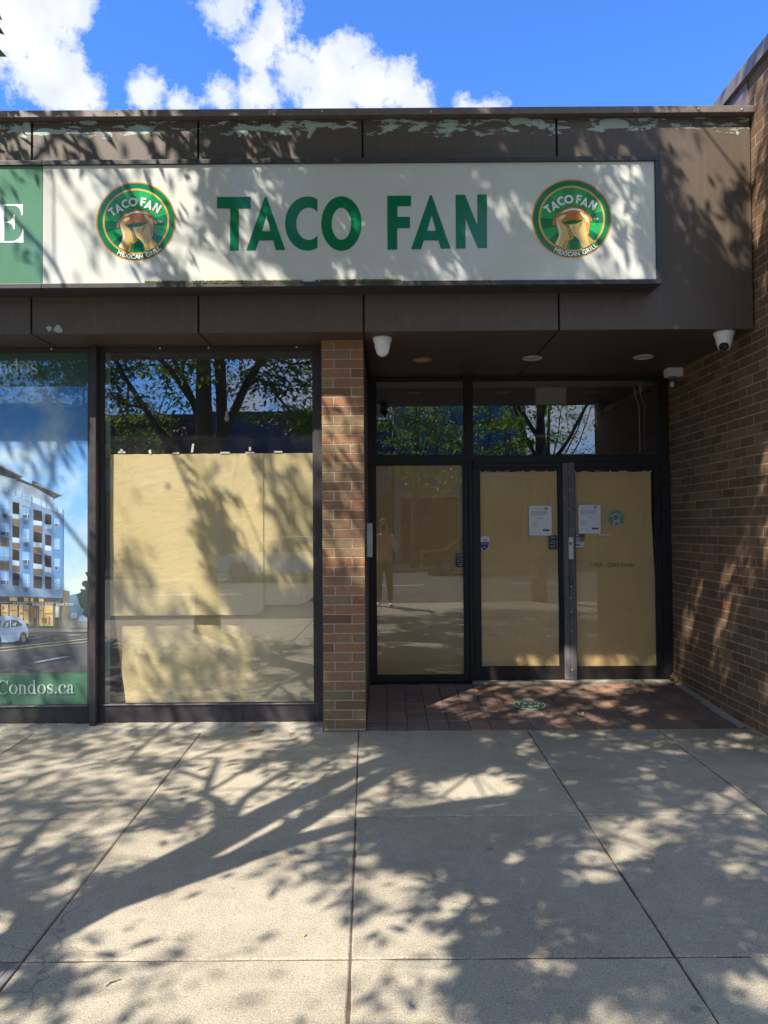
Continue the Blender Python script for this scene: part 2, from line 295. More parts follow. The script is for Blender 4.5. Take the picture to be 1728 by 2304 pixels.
# ---------------------------------------------------------------- helpers
def tag(o, label=None, cat=None, group=None, kind=None):
    if label: o['label'] = label
    if cat: o['category'] = cat
    if group: o['group'] = group
    if kind: o['kind'] = kind
    return o
def empty(name, loc=(0,0,0), label=None, cat=None, group=None):
    o = bpy.data.objects.new(name, None); o.empty_display_size = 0.1; C.objects.link(o); o.location = loc
    return tag(o, label, cat, group)
def link_mesh(name, me, mat, parent=None, smooth=False):
    me.materials.clear(); me.materials.append(mat)
    o = bpy.data.objects.new(name, me); C.objects.link(o)
    if parent is not None:
        o.parent = parent
        off = Vector((0,0,0)); q = parent
        while q is not None: off += q.location; q = q.parent
        o.location = -off                       # geometry is given in world coordinates
    if smooth:
        for p in me.polygons: p.use_smooth = True
    return o
class MB:
    def __init__(s): s.v = []; s.f = []
    def add(s, vs, fs):
        b = len(s.v); s.v += [tuple(v) for v in vs]; s.f += [tuple(i+b for i in f) for f in fs]; return s
    def box(s, x0, x1, y0, y1, z0, z1, bev=0):
        if bev:
            bm = bmesh.new(); bmesh.ops.create_cube(bm, size=1)
            for v in bm.verts: v.co = Vector(((x0+x1)/2+v.co.x*(x1-x0), (y0+y1)/2+v.co.y*(y1-y0), (z0+z1)/2+v.co.z*(z1-z0)))
            bmesh.ops.bevel(bm, geom=bm.edges[:], offset=bev, segments=2, affect='EDGES', profile=0.6)
            bm.verts.ensure_lookup_table(); s.add([v.co[:] for v in bm.verts], [[v.index for v in f.verts] for f in bm.faces]); bm.free(); return s
        vs = [(x,y,z) for x in (x0,x1) for y in (y0,y1) for z in (z0,z1)]
        return s.add(vs, [(0,1,3,2),(4,6,7,5),(0,4,5,1),(2,3,7,6),(0,2,6,4),(1,5,7,3)])
    def tube(s, pts, rad, n=8, cap=True):
        pts = [Vector(p) for p in pts]
        if isinstance(rad, (int, float)): rad = [rad]*len(pts)
        rings = []; up = None
        for i, p in enumerate(pts):
            d = (pts[min(i+1, len(pts)-1)]-pts[max(i-1, 0)])
            if d.length < 1e-9: d = Vector((0,0,1))
            d.normalize()
            if up is None: up = d.orthogonal().normalized()
            up = (up-d*up.dot(d))
            up = up.normalized() if up.length > 1e-6 else d.orthogonal().normalized()
            r = d.cross(up)
            rings.append([p+(up*math.cos(2*math.pi*k/n)+r*math.sin(2*math.pi*k/n))*rad[i] for k in range(n)])
        vs = [v for ring in rings for v in ring]; fs = []
        for i in range(len(pts)-1):
            for k in range(n): fs.append((i*n+k, i*n+(k+1)%n, (i+1)*n+(k+1)%n, (i+1)*n+k))
        if cap: fs.append(tuple(range(n))[::-1]); fs.append(tuple((len(pts)-1)*n+k for k in range(n)))
        return s.add(vs, fs)
    def lathe(s, prof, c, axis=(0,0,1), n=28):
        q = Vector((0,0,1)).rotation_difference(Vector(axis).normalized()); vs = []; fs = []
        for (r, h) in prof:
            for k in range(n): vs.append(Vector(c)+q@Vector((r*math.cos(2*math.pi*k/n), r*math.sin(2*math.pi*k/n), h)))
        for i in range(len(prof)-1):
            for k in range(n): fs.append((i*n+k, i*n+(k+1)%n, (i+1)*n+(k+1)%n, (i+1)*n+k))
        fs.append(tuple(range(n))[::-1]); fs.append(tuple((len(prof)-1)*n+k for k in range(n)))
        return s.add(vs, fs)
    def ball(s, c, r, n=20, sc=(1,1,1)):
        prof = [(math.sin(math.pi*i/n)*r+1e-4, -math.cos(math.pi*i/n)*r) for i in range(n+1)]
        b = len(s.v); s.lathe(prof, (0,0,0), n=n*2 if n < 12 else n)
        s.v[b:] = [(c[0]+v[0]*sc[0], c[1]+v[1]*sc[1], c[2]+v[2]*sc[2]) for v in s.v[b:]]; return s
    def build(s, name, mat, parent=None, smooth=False):
        me = bpy.data.meshes.new(name); me.from_pydata(s.v, [], s.f); me.validate(); me.update()
        o = link_mesh(name, me, mat, parent, False)
        if smooth:
            me.shade_smooth() if hasattr(me, 'shade_smooth') else None
            try: me.set_sharp_from_angle(angle=R(40))
            except Exception: pass
        return o
def bevel(o, w=0.003, seg=2):
    m = o.modifiers.new('bevel', 'BEVEL'); m.width = w; m.segments = seg; m.limit_method = 'ANGLE'; m.angle_limit = R(40); return o

def loops_mesh(name, loops, Y, mat, parent=None, thick=0.0015):       # filled outlines (holes allowed) on a plane facing the street
    cu = bpy.data.curves.new(name, 'CURVE'); cu.dimensions = '2D'; cu.fill_mode = 'BOTH'; cu.extrude = thick/2
    for lp in loops:
        sp = cu.splines.new('POLY'); sp.points.add(len(lp)-1); sp.use_cyclic_u = True
        for i, (x, z) in enumerate(lp): sp.points[i].co = (x, z, 0, 1)
    return curve_to_plane(name, cu, Y, mat, parent)
def curve_to_plane(name, cu, Y, mat, parent, M2=None):
    t = bpy.data.objects.new('tmp', cu); C.objects.link(t)
    dg = bpy.context.evaluated_depsgraph_get(); dg.update()
    me = bpy.data.meshes.new_from_object(t.evaluated_get(dg)); me.name = name
    bpy.data.objects.remove(t)
    for v in me.vertices:
        x, y, z = v.co
        if M2: x, y = M2(x, y)
        v.co = (x, Y-z, y)
    me.flip_normals() if hasattr(me, 'flip_normals') else None
    return link_mesh(name, me, mat, parent)
def text_mesh(name, txt, x, z, size, Y, mat, parent=None, bold=0.0, M2=None, align='LEFT', thick=0.001, sx=1.0, shear=0):
    cu = bpy.data.curves.new(name, 'FONT'); cu.body = txt; cu.size = size; cu.offset = bold*size; cu.extrude = thick/2; cu.align_x = align; cu.resolution_u = 3; cu.shear = shear
    return curve_to_plane(name, cu, Y, mat, parent, (lambda a, b: M2(a, b)) if M2 else (lambda a, b: (x+a*sx, z+b)))
def circle(cx, cz, r, n=64, a0=0, a1=2*math.pi):
    return [(cx+r*math.cos(a0+(a1-a0)*i/n), cz+r*math.sin(a0+(a1-a0)*i/n)) for i in range(n)]
def rect(x0, z0, x1, z1): return [(x0,z0),(x1,z0),(x1,z1),(x0,z1)]
def curve_through(pts, n=6, closed=True):                             # Catmull-Rom
    out = []; k = len(pts)
    rng = range(k if closed else k-1)
    for i in rng:
        g = (lambda j: pts[j % k]) if closed else (lambda j: pts[max(0, min(k-1, j))])
        p0, p1, p2, p3 = g(i-1), g(i), g(i+1), g(i+2)
        for q in range(n):
            t = q/n; o = []
            for c in (0, 1):
                o.append(0.5*((2*p1[c])+(-p0[c]+p2[c])*t+(2*p0[c]-5*p1[c]+4*p2[c]-p3[c])*t*t+(-p0[c]+3*p1[c]-3*p2[c]+p3[c])*t**3))
            out.append(tuple(o))
    if not closed: out.append(tuple(pts[-1]))
    return out
def ribbon(pts, w0, w1=None):                                         # a stroke with varying half-width
    w1 = w0 if w1 is None else w1; n = len(pts); a = []; b = []
    for i, p in enumerate(pts):
        q0 = pts[max(0, i-1)]; q1 = pts[min(n-1, i+1)]; dx, dz = q1[0]-q0[0], q1[1]-q0[1]; l = math.hypot(dx, dz) or 1
        w = w0+(w1-w0)*i/(n-1) if not callable(w0) else w0(i/(n-1))
        a.append((p[0]-dz/l*w, p[1]+dx/l*w)); b.append((p[0]+dz/l*w, p[1]-dx/l*w))
    return a+b[::-1]

# ================================================================ THE GROUND
rnd = random.Random(7)
YW = 5.645                                # where the sidewalk meets the shop line
JX = [(-9.2,-9.1),(-7.9,-7.8),(-6.6,-6.45),(-5.3,-5.15),(-4.03,-3.9),(-2.78,-2.62),(-1.455,-1.345),(-0.211,-0.128),(1.117,1.066),(2.144,2.10),(3.35,3.3),(4.6,4.55),(5.9,5.9),(7.2,7.2),(8.5,8.5)]
JY = [YW, 3.985, 2.68, 1.38, 0.08, -0.90]
def jx(i, y): a, b = JX[i]; return a+(b-a)*(YW-y)/(YW-2.33)
def slab_poly(mb, q, z0, z1, ch=0.006, wob=0.0):
    # q: four corners counter-clockwise; chamfered top
    c = Vector((sum(p[0] for p in q)/4, sum(p[1] for p in q)/4, 0)); n = 14
    def side(inset):
        out = []
        for i in range(4):
            a = Vector((*q[i], 0)); b_ = Vector((*q[(i+1) % 4], 0))
            a = a+(c-a).normalized()*inset*1.4; b_ = b_+(c-b_).normalized()*inset*1.4
            nrm = (c-(a+b_)/2).normalized()
            for k in range(n):
                p = a.lerp(b_, k/n); out.append(p+nrm*(mnoise.noise(p*9)*wob+mnoise.noise(p*31)*wob*0.6))
        return out
    lo = side(0); hi = side(ch); m = len(lo)
    vs = [(p.x,p.y,z0) for p in lo]+[(p.x,p.y,z1-ch*0.7) for p in lo]+[(p.x,p.y,z1) for p in hi]
    fs = []
    for lvl in (0, 1):
        for k in range(m): fs.append((lvl*m+k, lvl*m+(k+1) % m, (lvl+1)*m+(k+1) % m, (lvl+1)*m+k))
    fs.append(tuple(2*m+k for k in range(m)))
    mb.add(vs, fs)
mb = MB(); g = 0.0045
for i in range(len(JX)-1):
    for j in range(len(JY)-1):
        y1, y0 = JY[j]-g, JY[j+1]+g
        if j == 0: y1 = YW
        slab_poly(mb, [(jx(i,y0)+g,y0),(jx(i+1,y0)-g,y0),(jx(i+1,y1)-g,y1),(jx(i,y1)+g,y1)], -0.1, 0.0, 0.006, 0.005)
tag(mb.build('sidewalk', M['concrete']), kind='structure')
mb = MB(); mb.box(-60, 60, -0.9, 30, -0.3, -0.006)
tag(mb.build('ground', M['joint']), kind='structure')
mb = MB(); mb.box(-60, 60, -1.05, -0.905, -0.3, 0.0, 0.01)
tag(mb.build('kerb', M['kerb']), kind='structure')
mb = MB(); mb.box(-200, 200, -13.5, -1.055, -0.3, -0.13)
tag(mb.build('road', M['asphalt']), kind='structure')
mb = MB(); mb.box(-200, 200, -17.5, -13.505, -0.3, 0.0)
tag(mb.build('far_sidewalk', M['concrete']), kind='structure')
mb = MB(); mb.box(-300, 300, -300, -17.51, -0.3, -0.02)
tag(mb.build('far_ground', M['asphalt']), kind='structure')
mb = MB()
for k in range(-12, 13): mb.box(k*5-1.2, k*5+1.2, -7.35, -7.25, -0.131, -0.126)
tag(mb.build('road_marking', M['tape']), kind='structure')
# rough cement strip at the foot of the windows
mb = MB(); vs = []; fs = []; nx = 160; ny = 5
for i in range(nx+1):
    for j in range(ny+1):
        x = -6.5+(6.5-0.50)*i/nx; t = j/ny; y = 5.615+0.28*t
        z = 0.003+0.03*min(1, t*1.4)+0.007*mnoise.noise(Vector((x*7, y*9, 0)))+0.004*mnoise.noise(Vector((x*22, y*22, 3)))
        if j == 0: z = -0.02; y += 0.012*mnoise.noise(Vector((x*4, 0, 5)))
        vs.append((x, y, z))
for i in range(nx):
    for j in range(ny):
        a = i*(ny+1)+j; fs.append((a, a+ny+1, a+ny+2, a+1))
mb.add(vs, fs); o = mb.build('cement_strip', M['kerb'], smooth=True); tag(o, kind='structure')
# ramp of clay pavers in the recess, rising to the doors
ZR = 0.072; XR0, XR1 = -0.155, 2.85
def rz(y): return 0.0+ZR*max(0, min(1, (y-YW)/(7.0-YW)))
mb = MB(); mb.add([(XR0,YW,-0.012),(XR1,YW,-0.012),(XR1,7.0,ZR-0.008),(XR0,7.0,ZR-0.008)], [(0,1,2,3)])
tag(mb.build('entrance_mortar_bed', M['joint']), kind='structure')
mb = MB(); pw = 0.166; pl = 0.235; x = XR0+0.003; i = 0
while x < XR1-0.03:
    y = YW+0.004-(0.0 if i % 1 == 0 else 0.1); j = 0
    while y < 6.98:
        x1 = min(x+pw, XR1)-0.005; y1 = min(y+pl, 6.99)-0.009; dz = rnd.uniform(-0.002, 0.002)
        if x1-x > 0.02:
            c = 0.003; za, zb = rz(y)+dz, rz(y1)+dz+rnd.uniform(-0.001, 0.001)
            vs = [(x,y,za-0.03),(x1,y,za-0.03),(x1,y1,zb-0.03),(x,y1,zb-0.03),(x,y,za-c),(x1,y,za-c),(x1,y1,zb-c),(x,y1,zb-c),(x+c,y+c,za),(x1-c,y+c,za),(x1-c,y1-c,zb),(x+c,y1-c,zb)]
            mb.add(vs, [(0,1,5,4),(1,2,6,5),(2,3,7,6),(3,0,4,7),(4,5,9,8),(5,6,10,9),(6,7,11,10),(7,4,8,11),(8,9,10,11)])
        y += pl; j += 1
    x += pw; i += 1
tag(mb.build('entrance_paving', M['pavers']), kind='structure')

# ================================================================ THE SHOP BUILDING
shop = empty('shop_building', (0, 5.41, 0), 'single storey shop with brown metal fascia, dark window frames and recessed double doors', 'building')
SEAM = [-6.5,-5.24,-3.97,-2.69,-1.41,-0.145,1.35]
ZF0, ZF1 = 3.105, 4.76
edges = SEAM+[2.845]
for a, b in zip(edges[:-1], edges[1:]):
    o = MB().box(a+0.008, b-(0.008 if b < 2.8 else 0.006), 5.41, 5.435, ZF0, ZF1-0.0).build('fascia_panel', M['panel'], shop); bevel(o, 0.002)
MB().box(-6.5, 2.848, 5.434, 5.60, ZF0+0.012, ZF1).build('fascia_backing', M['blackframe'], shop)
# soffit panels with the same joints running back to the doors
for a, b in zip(edges[:-1], edges[1:]):
    back = 5.86 if b <= 0 else 7.14
    o = MB().box(a+0.007, b-0.007, 5.437, back, ZF0+0.001, ZF0+0.02).build('soffit_panel', M['soffit'], shop)
MB().box(-6.5, 2.848, 5.60, 7.2, ZF0+0.022, ZF0+0.06).build('soffit_backing', M['blackframe'], shop)
o = MB().box(-6.5, 2.85, 5.355, 5.60, 4.752, 4.806).build('coping', M['coping'], shop); bevel(o, 0.004)
mb = MB(); 
for x in (-2.02, -0.45, 0.38, 1.93, 2.42, 2.75):
    mb.lathe([(0.006,0),(0.005,0.006),(0.002,0.008)], (x, 5.355, 4.775+0.01*math.sin(x*9)), (0,-1,0), 10)
mb.build('coping_trim', M['tape'], shop)['kind'] = 'stuff'
MB().box(-6.5, 2.849, 5.61, 14, 4.5, 4.70).build('roof', M['blackframe'], shop)
MB().box(-6.6, 2.849, 14.0, 14.2, 0, 4.7).build('rear_wall', M['interior'], shop)

# brick pier between the windows and the recess
def brick_run(mb, n, z0, h, plane, rows, gap=0.008):
    """rows(i) -> list of (a,b) spans; plane(a,b,z0,z1,jit) adds the brick"""
    for i in range(n):
        for (a, b) in rows(i): plane(mb, a+gap/2, b-gap/2, z0+i*h+gap/2, z0+(i+1)*h-gap/2)
pier = shop
PX0, PX1, PY = -0.492, -0.155, 5.66
mb = MB(); RH = 0.0754
def prow(i):
    t = 0.095 if i % 2 == 0 else 0.232
    t += rnd.uniform(-0.005, 0.005)
    return [(PX0, PX0+t), (PX0+t, PX1)]
def pbrick(mb, a, b, z0, z1):
    j = rnd.uniform(-0.001, 0.001); e = rnd.uniform(-0.0012, 0.0012)
    a2 = a if a > PX0+0.01 else PX0+abs(e); b2 = b if b < PX1-0.01 else PX1-abs(e)
    mb.box(a2, b2, PY+j, PY+0.09, z0+e, z1+e*0.5, 0.0022)
brick_run(mb, 41, 0.012, RH, pbrick, prow, 0.008)
o = mb.build('brick_pier', M['brick'], shop)
MB().box(PX0+0.002, PX1-0.003, PY+0.0025, 5.9, 0, 3.104).build('pier_mortar', M['mortar'], shop)
MB().box(PX1-0.05, PX1+0.001, PY+0.092, 7.1, 0.0, 3.103).build('pier_side_panel', M['soffit'], shop)

prim = simple('pale_primer', (0.36, 0.44, 0.385), 0.7, var=0.15, scale=60)
def rag(pts, k=0.0035):
    out = []
    for i, p in enumerate(curve_through(pts, 5)): out.append((p[0]+k*mnoise.noise(Vector((p[0]*90, p[1]*90, 1))), p[1]+k*mnoise.noise(Vector((p[0]*90, p[1]*90, 7)))))
    return out
def c1(x, y): return ps(x/1.92, 200+y/1.92, 5.409)
def c2(x, y): return ps(864+x/1.92, 200+y/1.92, 5.409)
for f_, pts in ((c1, [(1320,142),(1345,140),(1358,155),(1366,170),(1352,190),(1338,214),(1326,205),(1334,185),(1318,160)]),(c1, [(1022,180),(1050,172),(1072,182),(1062,205),(1052,190),(1036,208),(1026,196)]),(c1, [(160,176),(200,170),(250,178),(290,176),(262,196),(230,194),(195,202),(162,198)]),
  (c1, [(232,1040),(250,1018),(262,1030),(270,1048),(250,1052)]),(c1, [(200,1030),(214,1024),(224,1034),(212,1048),(204,1040)]),(c1, [(100,150),(128,148),(130,196),(108,190)]),(c1, [(345,140),(400,136),(420,146),(395,156),(350,150)]),
  (c2, [(940,135),(1000,128),(1050,140),(1055,165),(1010,170),(960,168),(930,150)]),(c2, [(1522,182),(1530,186),(1530,200),(1524,196)]),(c2, [(540,130),(620,126),(632,165),(600,150),(560,158)]),(c2, [(250,150),(285,154),(286,172),(262,160)])):
    loops_mesh('peeled_patch', [rag([f_(*p) for p in pts])], 5.4092, prim, shop, 0.0006)

# ---- display windows (left)
GY = 5.84
def frame_box(mb, x0, x1, z0, z1, y0, y1): mb.box(x0, x1, y0, y1, z0, z1)
def window(x0, x1, z0, z1, gx0, gx1, gz0, gz1, y, gm='glass', name='display_window', fm='frame', yd=0.06, stop=0.012):
    f = MB(); y0 = y-0.022; y1 = y+yd
    f.box(x0, gx0, y0, y1, z0, z1); f.box(gx1, x1, y0, y1, z0, z1)
    f.box(gx0, gx1, y0, y1, z0, gz0); f.box(gx0, gx1, y0, y1, gz1, z1)
    fr = f.build(name, M[fm], shop); bevel(fr, 0.0025)
    p = MB().add([(gx0-0.004,y,gz0-0.004),(gx1+0.004,y,gz0-0.004),(gx1+0.004,y,gz1+0.004),(gx0-0.004,y,gz1+0.004)], [(0,1,2,3)]).build('pane', M[gm], fr)
    s = MB(); t = stop                   # glazing stop
    s.box(gx0, gx0+t, y-0.014, y-0.003, gz0, gz1); s.box(gx1-t, gx1, y-0.014, y-0.003, gz0, gz1)
    s.box(gx0+t, gx1-t, y-0.014, y-0.003, gz0, gz0+t); s.box(gx0+t, gx1-t, y-0.014, y-0.003, gz1-t, gz1)
    s.build('glazing_stop', M[fm], fr)
    return fr
window(-4.30, -2.335, 0.034, 3.103, -4.26, -2.418, 0.168, 3.078, GY, 'glassp')
window(-6.20, -4.385, 0.034, 3.103, -6.16, -4.43, 0.168, 3.078, GY, 'glassp')
window(-2.333, -0.494, 0.034, 3.103, -2.309, -0.571, 0.175, 3.074, GY)
for mx in (-2.384, -4.384, -6.35):
    o = MB().box(mx, mx+0.051, 5.752, 5.817, 0.03, 3.1035).build('mullion', M['frame'], shop); bevel(o, 0.003)
# lighter sill beads and low kick panels are part of the frames; screws on the head
mb = MB()
for dx in (110, 345, 450, 640): 
    x, z = at(dx, 751, 5.81); mb.lathe([(0.008,0),(0.006,0.004)], (x, 5.817, 3.092), (0,-1,0), 10)
mb.build('frame_dirt', M['tape'], shop)['kind'] = 'stuff'
for (a, b) in ((-4.26,-2.42), (-2.308,-0.573)):
    MB().box(a, b, 5.808, 5.836, 0.168 if a < -3 else 0.175, 0.176 if a < -3 else 0.182).build('sill_bead', M['steel'], shop)

# ---- recessed storefront (rear)
SY = 7.1
window(-0.153, 0.842, 0.075, 2.2395, -0.088, 0.797, 0.128, 2.2385, SY, 'glass_side', 'side_light', 'blackframe')
window(-0.153, 0.842, 2.2405, 3.104, -0.078, 0.812, 2.318, 3.074, SY, 'glass', 'transom_window', 'blackframe')
window(0.8425, 2.846, 2.2405, 3.104, 0.885, 2.768, 2.305, 3.070, SY, 'glass', 'transom_window', 'blackframe')
mb = MB()
mb.box(0.8425, 0.882, 7.06, 7.16, 0.07, 2.2395); mb.box(2.762, 2.846, 7.06, 7.16, 0.07, 2.2395); mb.box(0.8825, 2.7615, 7.062, 7.16, 2.192, 2.2395)
bevel(mb.build('door_frame', M['blackframe'], shop), 0.003)
mb = MB(); mb.box(0.86, 2.80, 6.985, 7.14, 0.03, ZR+0.012, 0.004); mb.build('threshold', M['kerb'], shop)
def door(x0, x1, gx0, gx1, gz0, gz1):
    f = MB(); y0, y1 = 7.072, 7.118; z0, z1 = 0.088, 2.190
    f.box(x0, gx0, y0, y1, z0, z1); f.box(gx1, x1, y0, y1, z0, z1); f.box(gx0, gx1, y0, y1, z0, gz0); f.box(gx0, gx1, y0, y1, gz1, z1)
    d = f.build('door', M['blackframe'], shop); bevel(d, 0.0025)
    MB().add([(gx0-0.003,7.095,gz0-0.003),(gx1+0.003,7.095,gz0-0.003),(gx1+0.003,7.095,gz1+0.003),(gx0-0.003,7.095,gz1+0.003)], [(0,1,2,3)]).build('pane', M['glassd'], d)
    s = MB(); t = 0.01
    s.box(gx0, gx1, 7.078, 7.092, gz0, gz0+t); s.box(gx0, gx1, 7.078, 7.092, gz1-t, gz1); s.box(gx0, gx0+t, 7.078, 7.092, gz0+t, gz1-t); s.box(gx1-t, gx1, 7.078, 7.092, gz0+t, gz1-t)
    s.build('glazing_stop', M['blackframe'], d); return d
dl = door(0.885, 1.795, 0.950, 1.748, 0.212, 2.172)
dr = door(1.845, 2.760, 1.896, 2.702, 0.206, 2.168)
dl['label'] = 'left leaf of the black double doors, papered inside'; dr['label'] = 'right leaf of the black double doors with the pull handle'
o = MB().box(1.776, 1.829, 7.050, 7.071, 0.09, 2.235).build('astragal', M['steel'], dl); bevel(o, 0.003)
o = MB().box(1.831, 1.893, 7.044, 7.071, 0.09, 2.238).build('cover_strip', M['steel'], dr); bevel(o, 0.003)
for (px, py) in ((1279,1062),(1281,1102),(1280,1145),(1285,1320),(1284,1346),(1285,1376),(1286,1421),(1288,1507)):
    x, z = ps(px, py, 7.044); MB().lathe([(0.007,0),(0.006,0.003),(0.003,0.004)], (x, 7.044, z), (0,-1,0), 12).build('screw', M['white'], dr)
xa, za = ps(1279, 1209, 7.04); xb, zb = ps(1290, 1258, 7.04)
o = MB().box(xa, xb, 7.030, 7.0435, zb, za, 0.003).build('lock_plate', M['white'], dr)
cx, cz = ps(1284, 1223, 7.03)
MB().lathe([(0.013,0),(0.013,0.006),(0.009,0.009),(0.004,0.008)], (cx, 7.030, cz), (0,-1,0), 20).build('lock_cylinder', M['steel'], dr)
hx0, hz0 = ps(1287, 1263, 7.0); hx1, hz1 = ps(1290, 1315, 7.0)
MB().tube([(hx0-0.012,7.042,hz0+0.0),(hx0-0.002,7.00,hz0),(hx0+0.003,6.985,hz0-0.03),(hx1,6.985,hz1+0.04),(hx1-0.002,7.0,hz1+0.01),(hx1-0.012,7.042,hz1)], 0.0075, 12).build('pull_handle', M['steel'], dr, smooth=True)
# hinge on the left jamb
hx, hz = ps(1066, 1042, 7.05)
MB().lathe([(0.011,0),(0.011,0.055)], (hx, 7.055, hz-0.03), (0,0,1), 14).build('hinge', M['blackframe'], dl)

# ---- interiors
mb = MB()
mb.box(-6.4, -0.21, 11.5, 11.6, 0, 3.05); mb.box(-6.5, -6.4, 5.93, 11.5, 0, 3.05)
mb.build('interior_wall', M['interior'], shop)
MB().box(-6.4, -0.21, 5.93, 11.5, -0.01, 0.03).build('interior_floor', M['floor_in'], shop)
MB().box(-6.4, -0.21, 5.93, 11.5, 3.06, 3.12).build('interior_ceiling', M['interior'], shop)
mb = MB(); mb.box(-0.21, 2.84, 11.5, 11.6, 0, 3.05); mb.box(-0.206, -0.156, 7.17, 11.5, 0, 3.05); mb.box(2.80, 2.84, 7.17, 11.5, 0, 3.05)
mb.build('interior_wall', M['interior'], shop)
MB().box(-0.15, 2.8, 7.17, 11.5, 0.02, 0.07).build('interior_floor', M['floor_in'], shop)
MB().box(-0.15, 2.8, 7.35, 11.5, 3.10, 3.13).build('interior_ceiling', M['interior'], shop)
MB().box(-0.15, 2.8, 7.28, 7.34, 3.045, 3.12).build('bulkhead_edge', M['ceiling'], shop)

# ================================================================ NEIGHBOUR: brick building on the right
nb_ = empty('brick_building', (2.85, 4.6, 0), 'taller brown brick building whose side wall closes the right of the recess', 'building')
mb = MB(); XW = 2.852
def wrow(i):
    out = []; y = 4.62-(0.105 if i % 2 else 0)+rnd.uniform(-.006,.006); L_ = 0.21
    while y < 7.42:
        a = max(y, 4.62); b = min(y+L_, 7.42)
        if b-a > 0.03: out.append((a, b))
        y += L_
    return out
def wbrick(mb, a, b, z0, z1):
    if a > 5.40 and z0 > 4.72: return
    if a > 7.17: return
    j = rnd.uniform(-0.0006, 0.0006); e = rnd.uniform(-0.001, 0.001)
    mb.box(XW+j, XW+0.09, a+.001, b-.001, z0+e+.0008, z1+e-.0008, 0.0008)
brick_run(mb, 64, 0.02, 0.0785, wbrick, wrow, 0.009)
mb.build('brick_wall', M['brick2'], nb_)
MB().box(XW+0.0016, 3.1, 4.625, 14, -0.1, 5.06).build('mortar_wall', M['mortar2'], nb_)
mb = MB(); mb.box(XW-0.012, XW+0.004, 5.44, 6.4, 4.81, 5.05); mb.box(XW-0.012, XW+0.004, 6.41, 9, 4.81, 5.05)
mb.build('side_flashing', M['coping'], nb_)
o = MB().box(XW-0.045, 3.2, 4.56, 14, 5.052, 5.165).build('coping', M['coping'], nb_); bevel(o, 0.004)
# its street front, round the corner
mb = MB()
def frow(i):
    out = []; x = 2.855-(0.118 if i % 2 else 0)
    while x < 9: out.append((max(x, 2.855), x+0.236)); x += 0.236
    return [s for s in out if s[1]-s[0] > 0.03]
for i in range(67):
    for (a, b) in frow(i):
        z0 = 0.02+i*0.0752
        if 3.6 < (a+b)/2 < 8.4 and 0.5 < z0 < 2.7: continue
        mb.add([(a+.004,4.612,z0+.004),(b-.004,4.612,z0+.004),(b-.004,4.612,z0+.0712),(a+.004,4.612,z0+.0712)], [(0,1,2,3)])
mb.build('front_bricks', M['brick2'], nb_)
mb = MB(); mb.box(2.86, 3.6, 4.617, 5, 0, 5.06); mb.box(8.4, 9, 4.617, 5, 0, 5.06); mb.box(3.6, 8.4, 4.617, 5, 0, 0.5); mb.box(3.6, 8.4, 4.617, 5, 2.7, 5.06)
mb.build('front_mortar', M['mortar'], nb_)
wf = MB().box(3.6, 3.66, 4.7, 4.76, 0.5, 2.7).box(8.34, 8.4, 4.7, 4.76, 0.5, 2.7).box(5.97, 6.03, 4.7, 4.76, 0.5, 2.7).box(3.66, 8.34, 4.7, 4.76, 0.5, 0.56).box(3.66, 8.34, 4.7, 4.76, 2.64, 2.7).build('window', M['blackframe'], nb_)
MB().add([(3.6,4.73,0.5),(8.4,4.73,0.5),(8.4,4.73,2.7),(3.6,4.73,2.7)], [(0,1,2,3)]).build('pane', M['glass'], wf)
MB().box(3.2, 9, 4.56, 14, 5.052, 5.165).build('front_coping', M['coping'], nb_)
# rough gap filler along the wall foot
mb = MB(); vs = []; fs = []
for i in range(81):
    y = YW+(7.0-YW)*i/80; zb_ = rz(y)
    wv = 0.05+0.02*mnoise.noise(Vector((y*6, 1, 0)))
    vs += [(XW+0.01, y, zb_+0.018+0.008*mnoise.noise(Vector((y*15,2,0)))), (XW-wv*0.5, y, zb_+0.010+0.006*mnoise.noise(Vector((y*19,7,0)))), (XW-wv-0.05, y, zb_-0.012)]
for i in range(80): fs += [(3*i, 3*i+1, 3*i+4, 3*i+3), (3*i+1, 3*i+2, 3*i+5, 3*i+4)]
mb.add(vs, fs); tag(mb.build('mortar_fillet', M['kerb'], smooth=True), kind='structure')

# ================================================================ SIGNS
def merged(name, parts, mat, parent):
    """parts: list of (loops, Y); one mesh"""
    mb = MB()
    for lp, Y in parts:
        o = loops_mesh('t', lp, Y, mat); me = o.data
        mb.add([v.co[:] for v in me.vertices], [tuple(p.vertices) for p in me.polygons]); bpy.data.objects.remove(o); bpy.data.meshes.remove(me)
    return mb.build(name, mat, parent)
SX1, SZ0, SZ1 = 2.065, 3.388, 4.345; SPL = -2.517; FY = 5.226
def sign_box(root, x0, x1, left, right, gl, gr):
    mb = MB(); bw = 0.036
    mb.box(x0, x1, 5.21, 5.408, SZ1-bw, SZ1); mb.box(x0, x1, 5.21, 5.408, SZ0, SZ0+bw)
    if right: mb.box(x1-bw, x1, 5.2105, 5.408, SZ0+bw, SZ1-bw)
    if left: mb.box(x0, x0+bw, 5.2105, 5.408, SZ0+bw, SZ1-bw)
    mb.box(x0, x1-(bw if right else 0), 5.24, 5.405, SZ0+bw, SZ1-bw)
    bevel(mb.build('sign_frame', M['signframe'], root), 0.003)
sw = empty('shop_sign', (0, 5.41, SZ0), 'long white sign box with green TACO FAN lettering between two round emblems', 'sign')
sign_box(sw, SPL+0.001, SX1, False, True, 0, 0)
MB().box(SPL+0.002, SX1-0.037, FY, FY+0.012, SZ0+0.036, SZ1-0.036).build('sign_panel', M['signwhite'], sw)
sg = empty('shop_sign', (-4, 5.41, SZ0), 'sage green sign box with a big white serif letter E, cut by the left edge', 'sign')
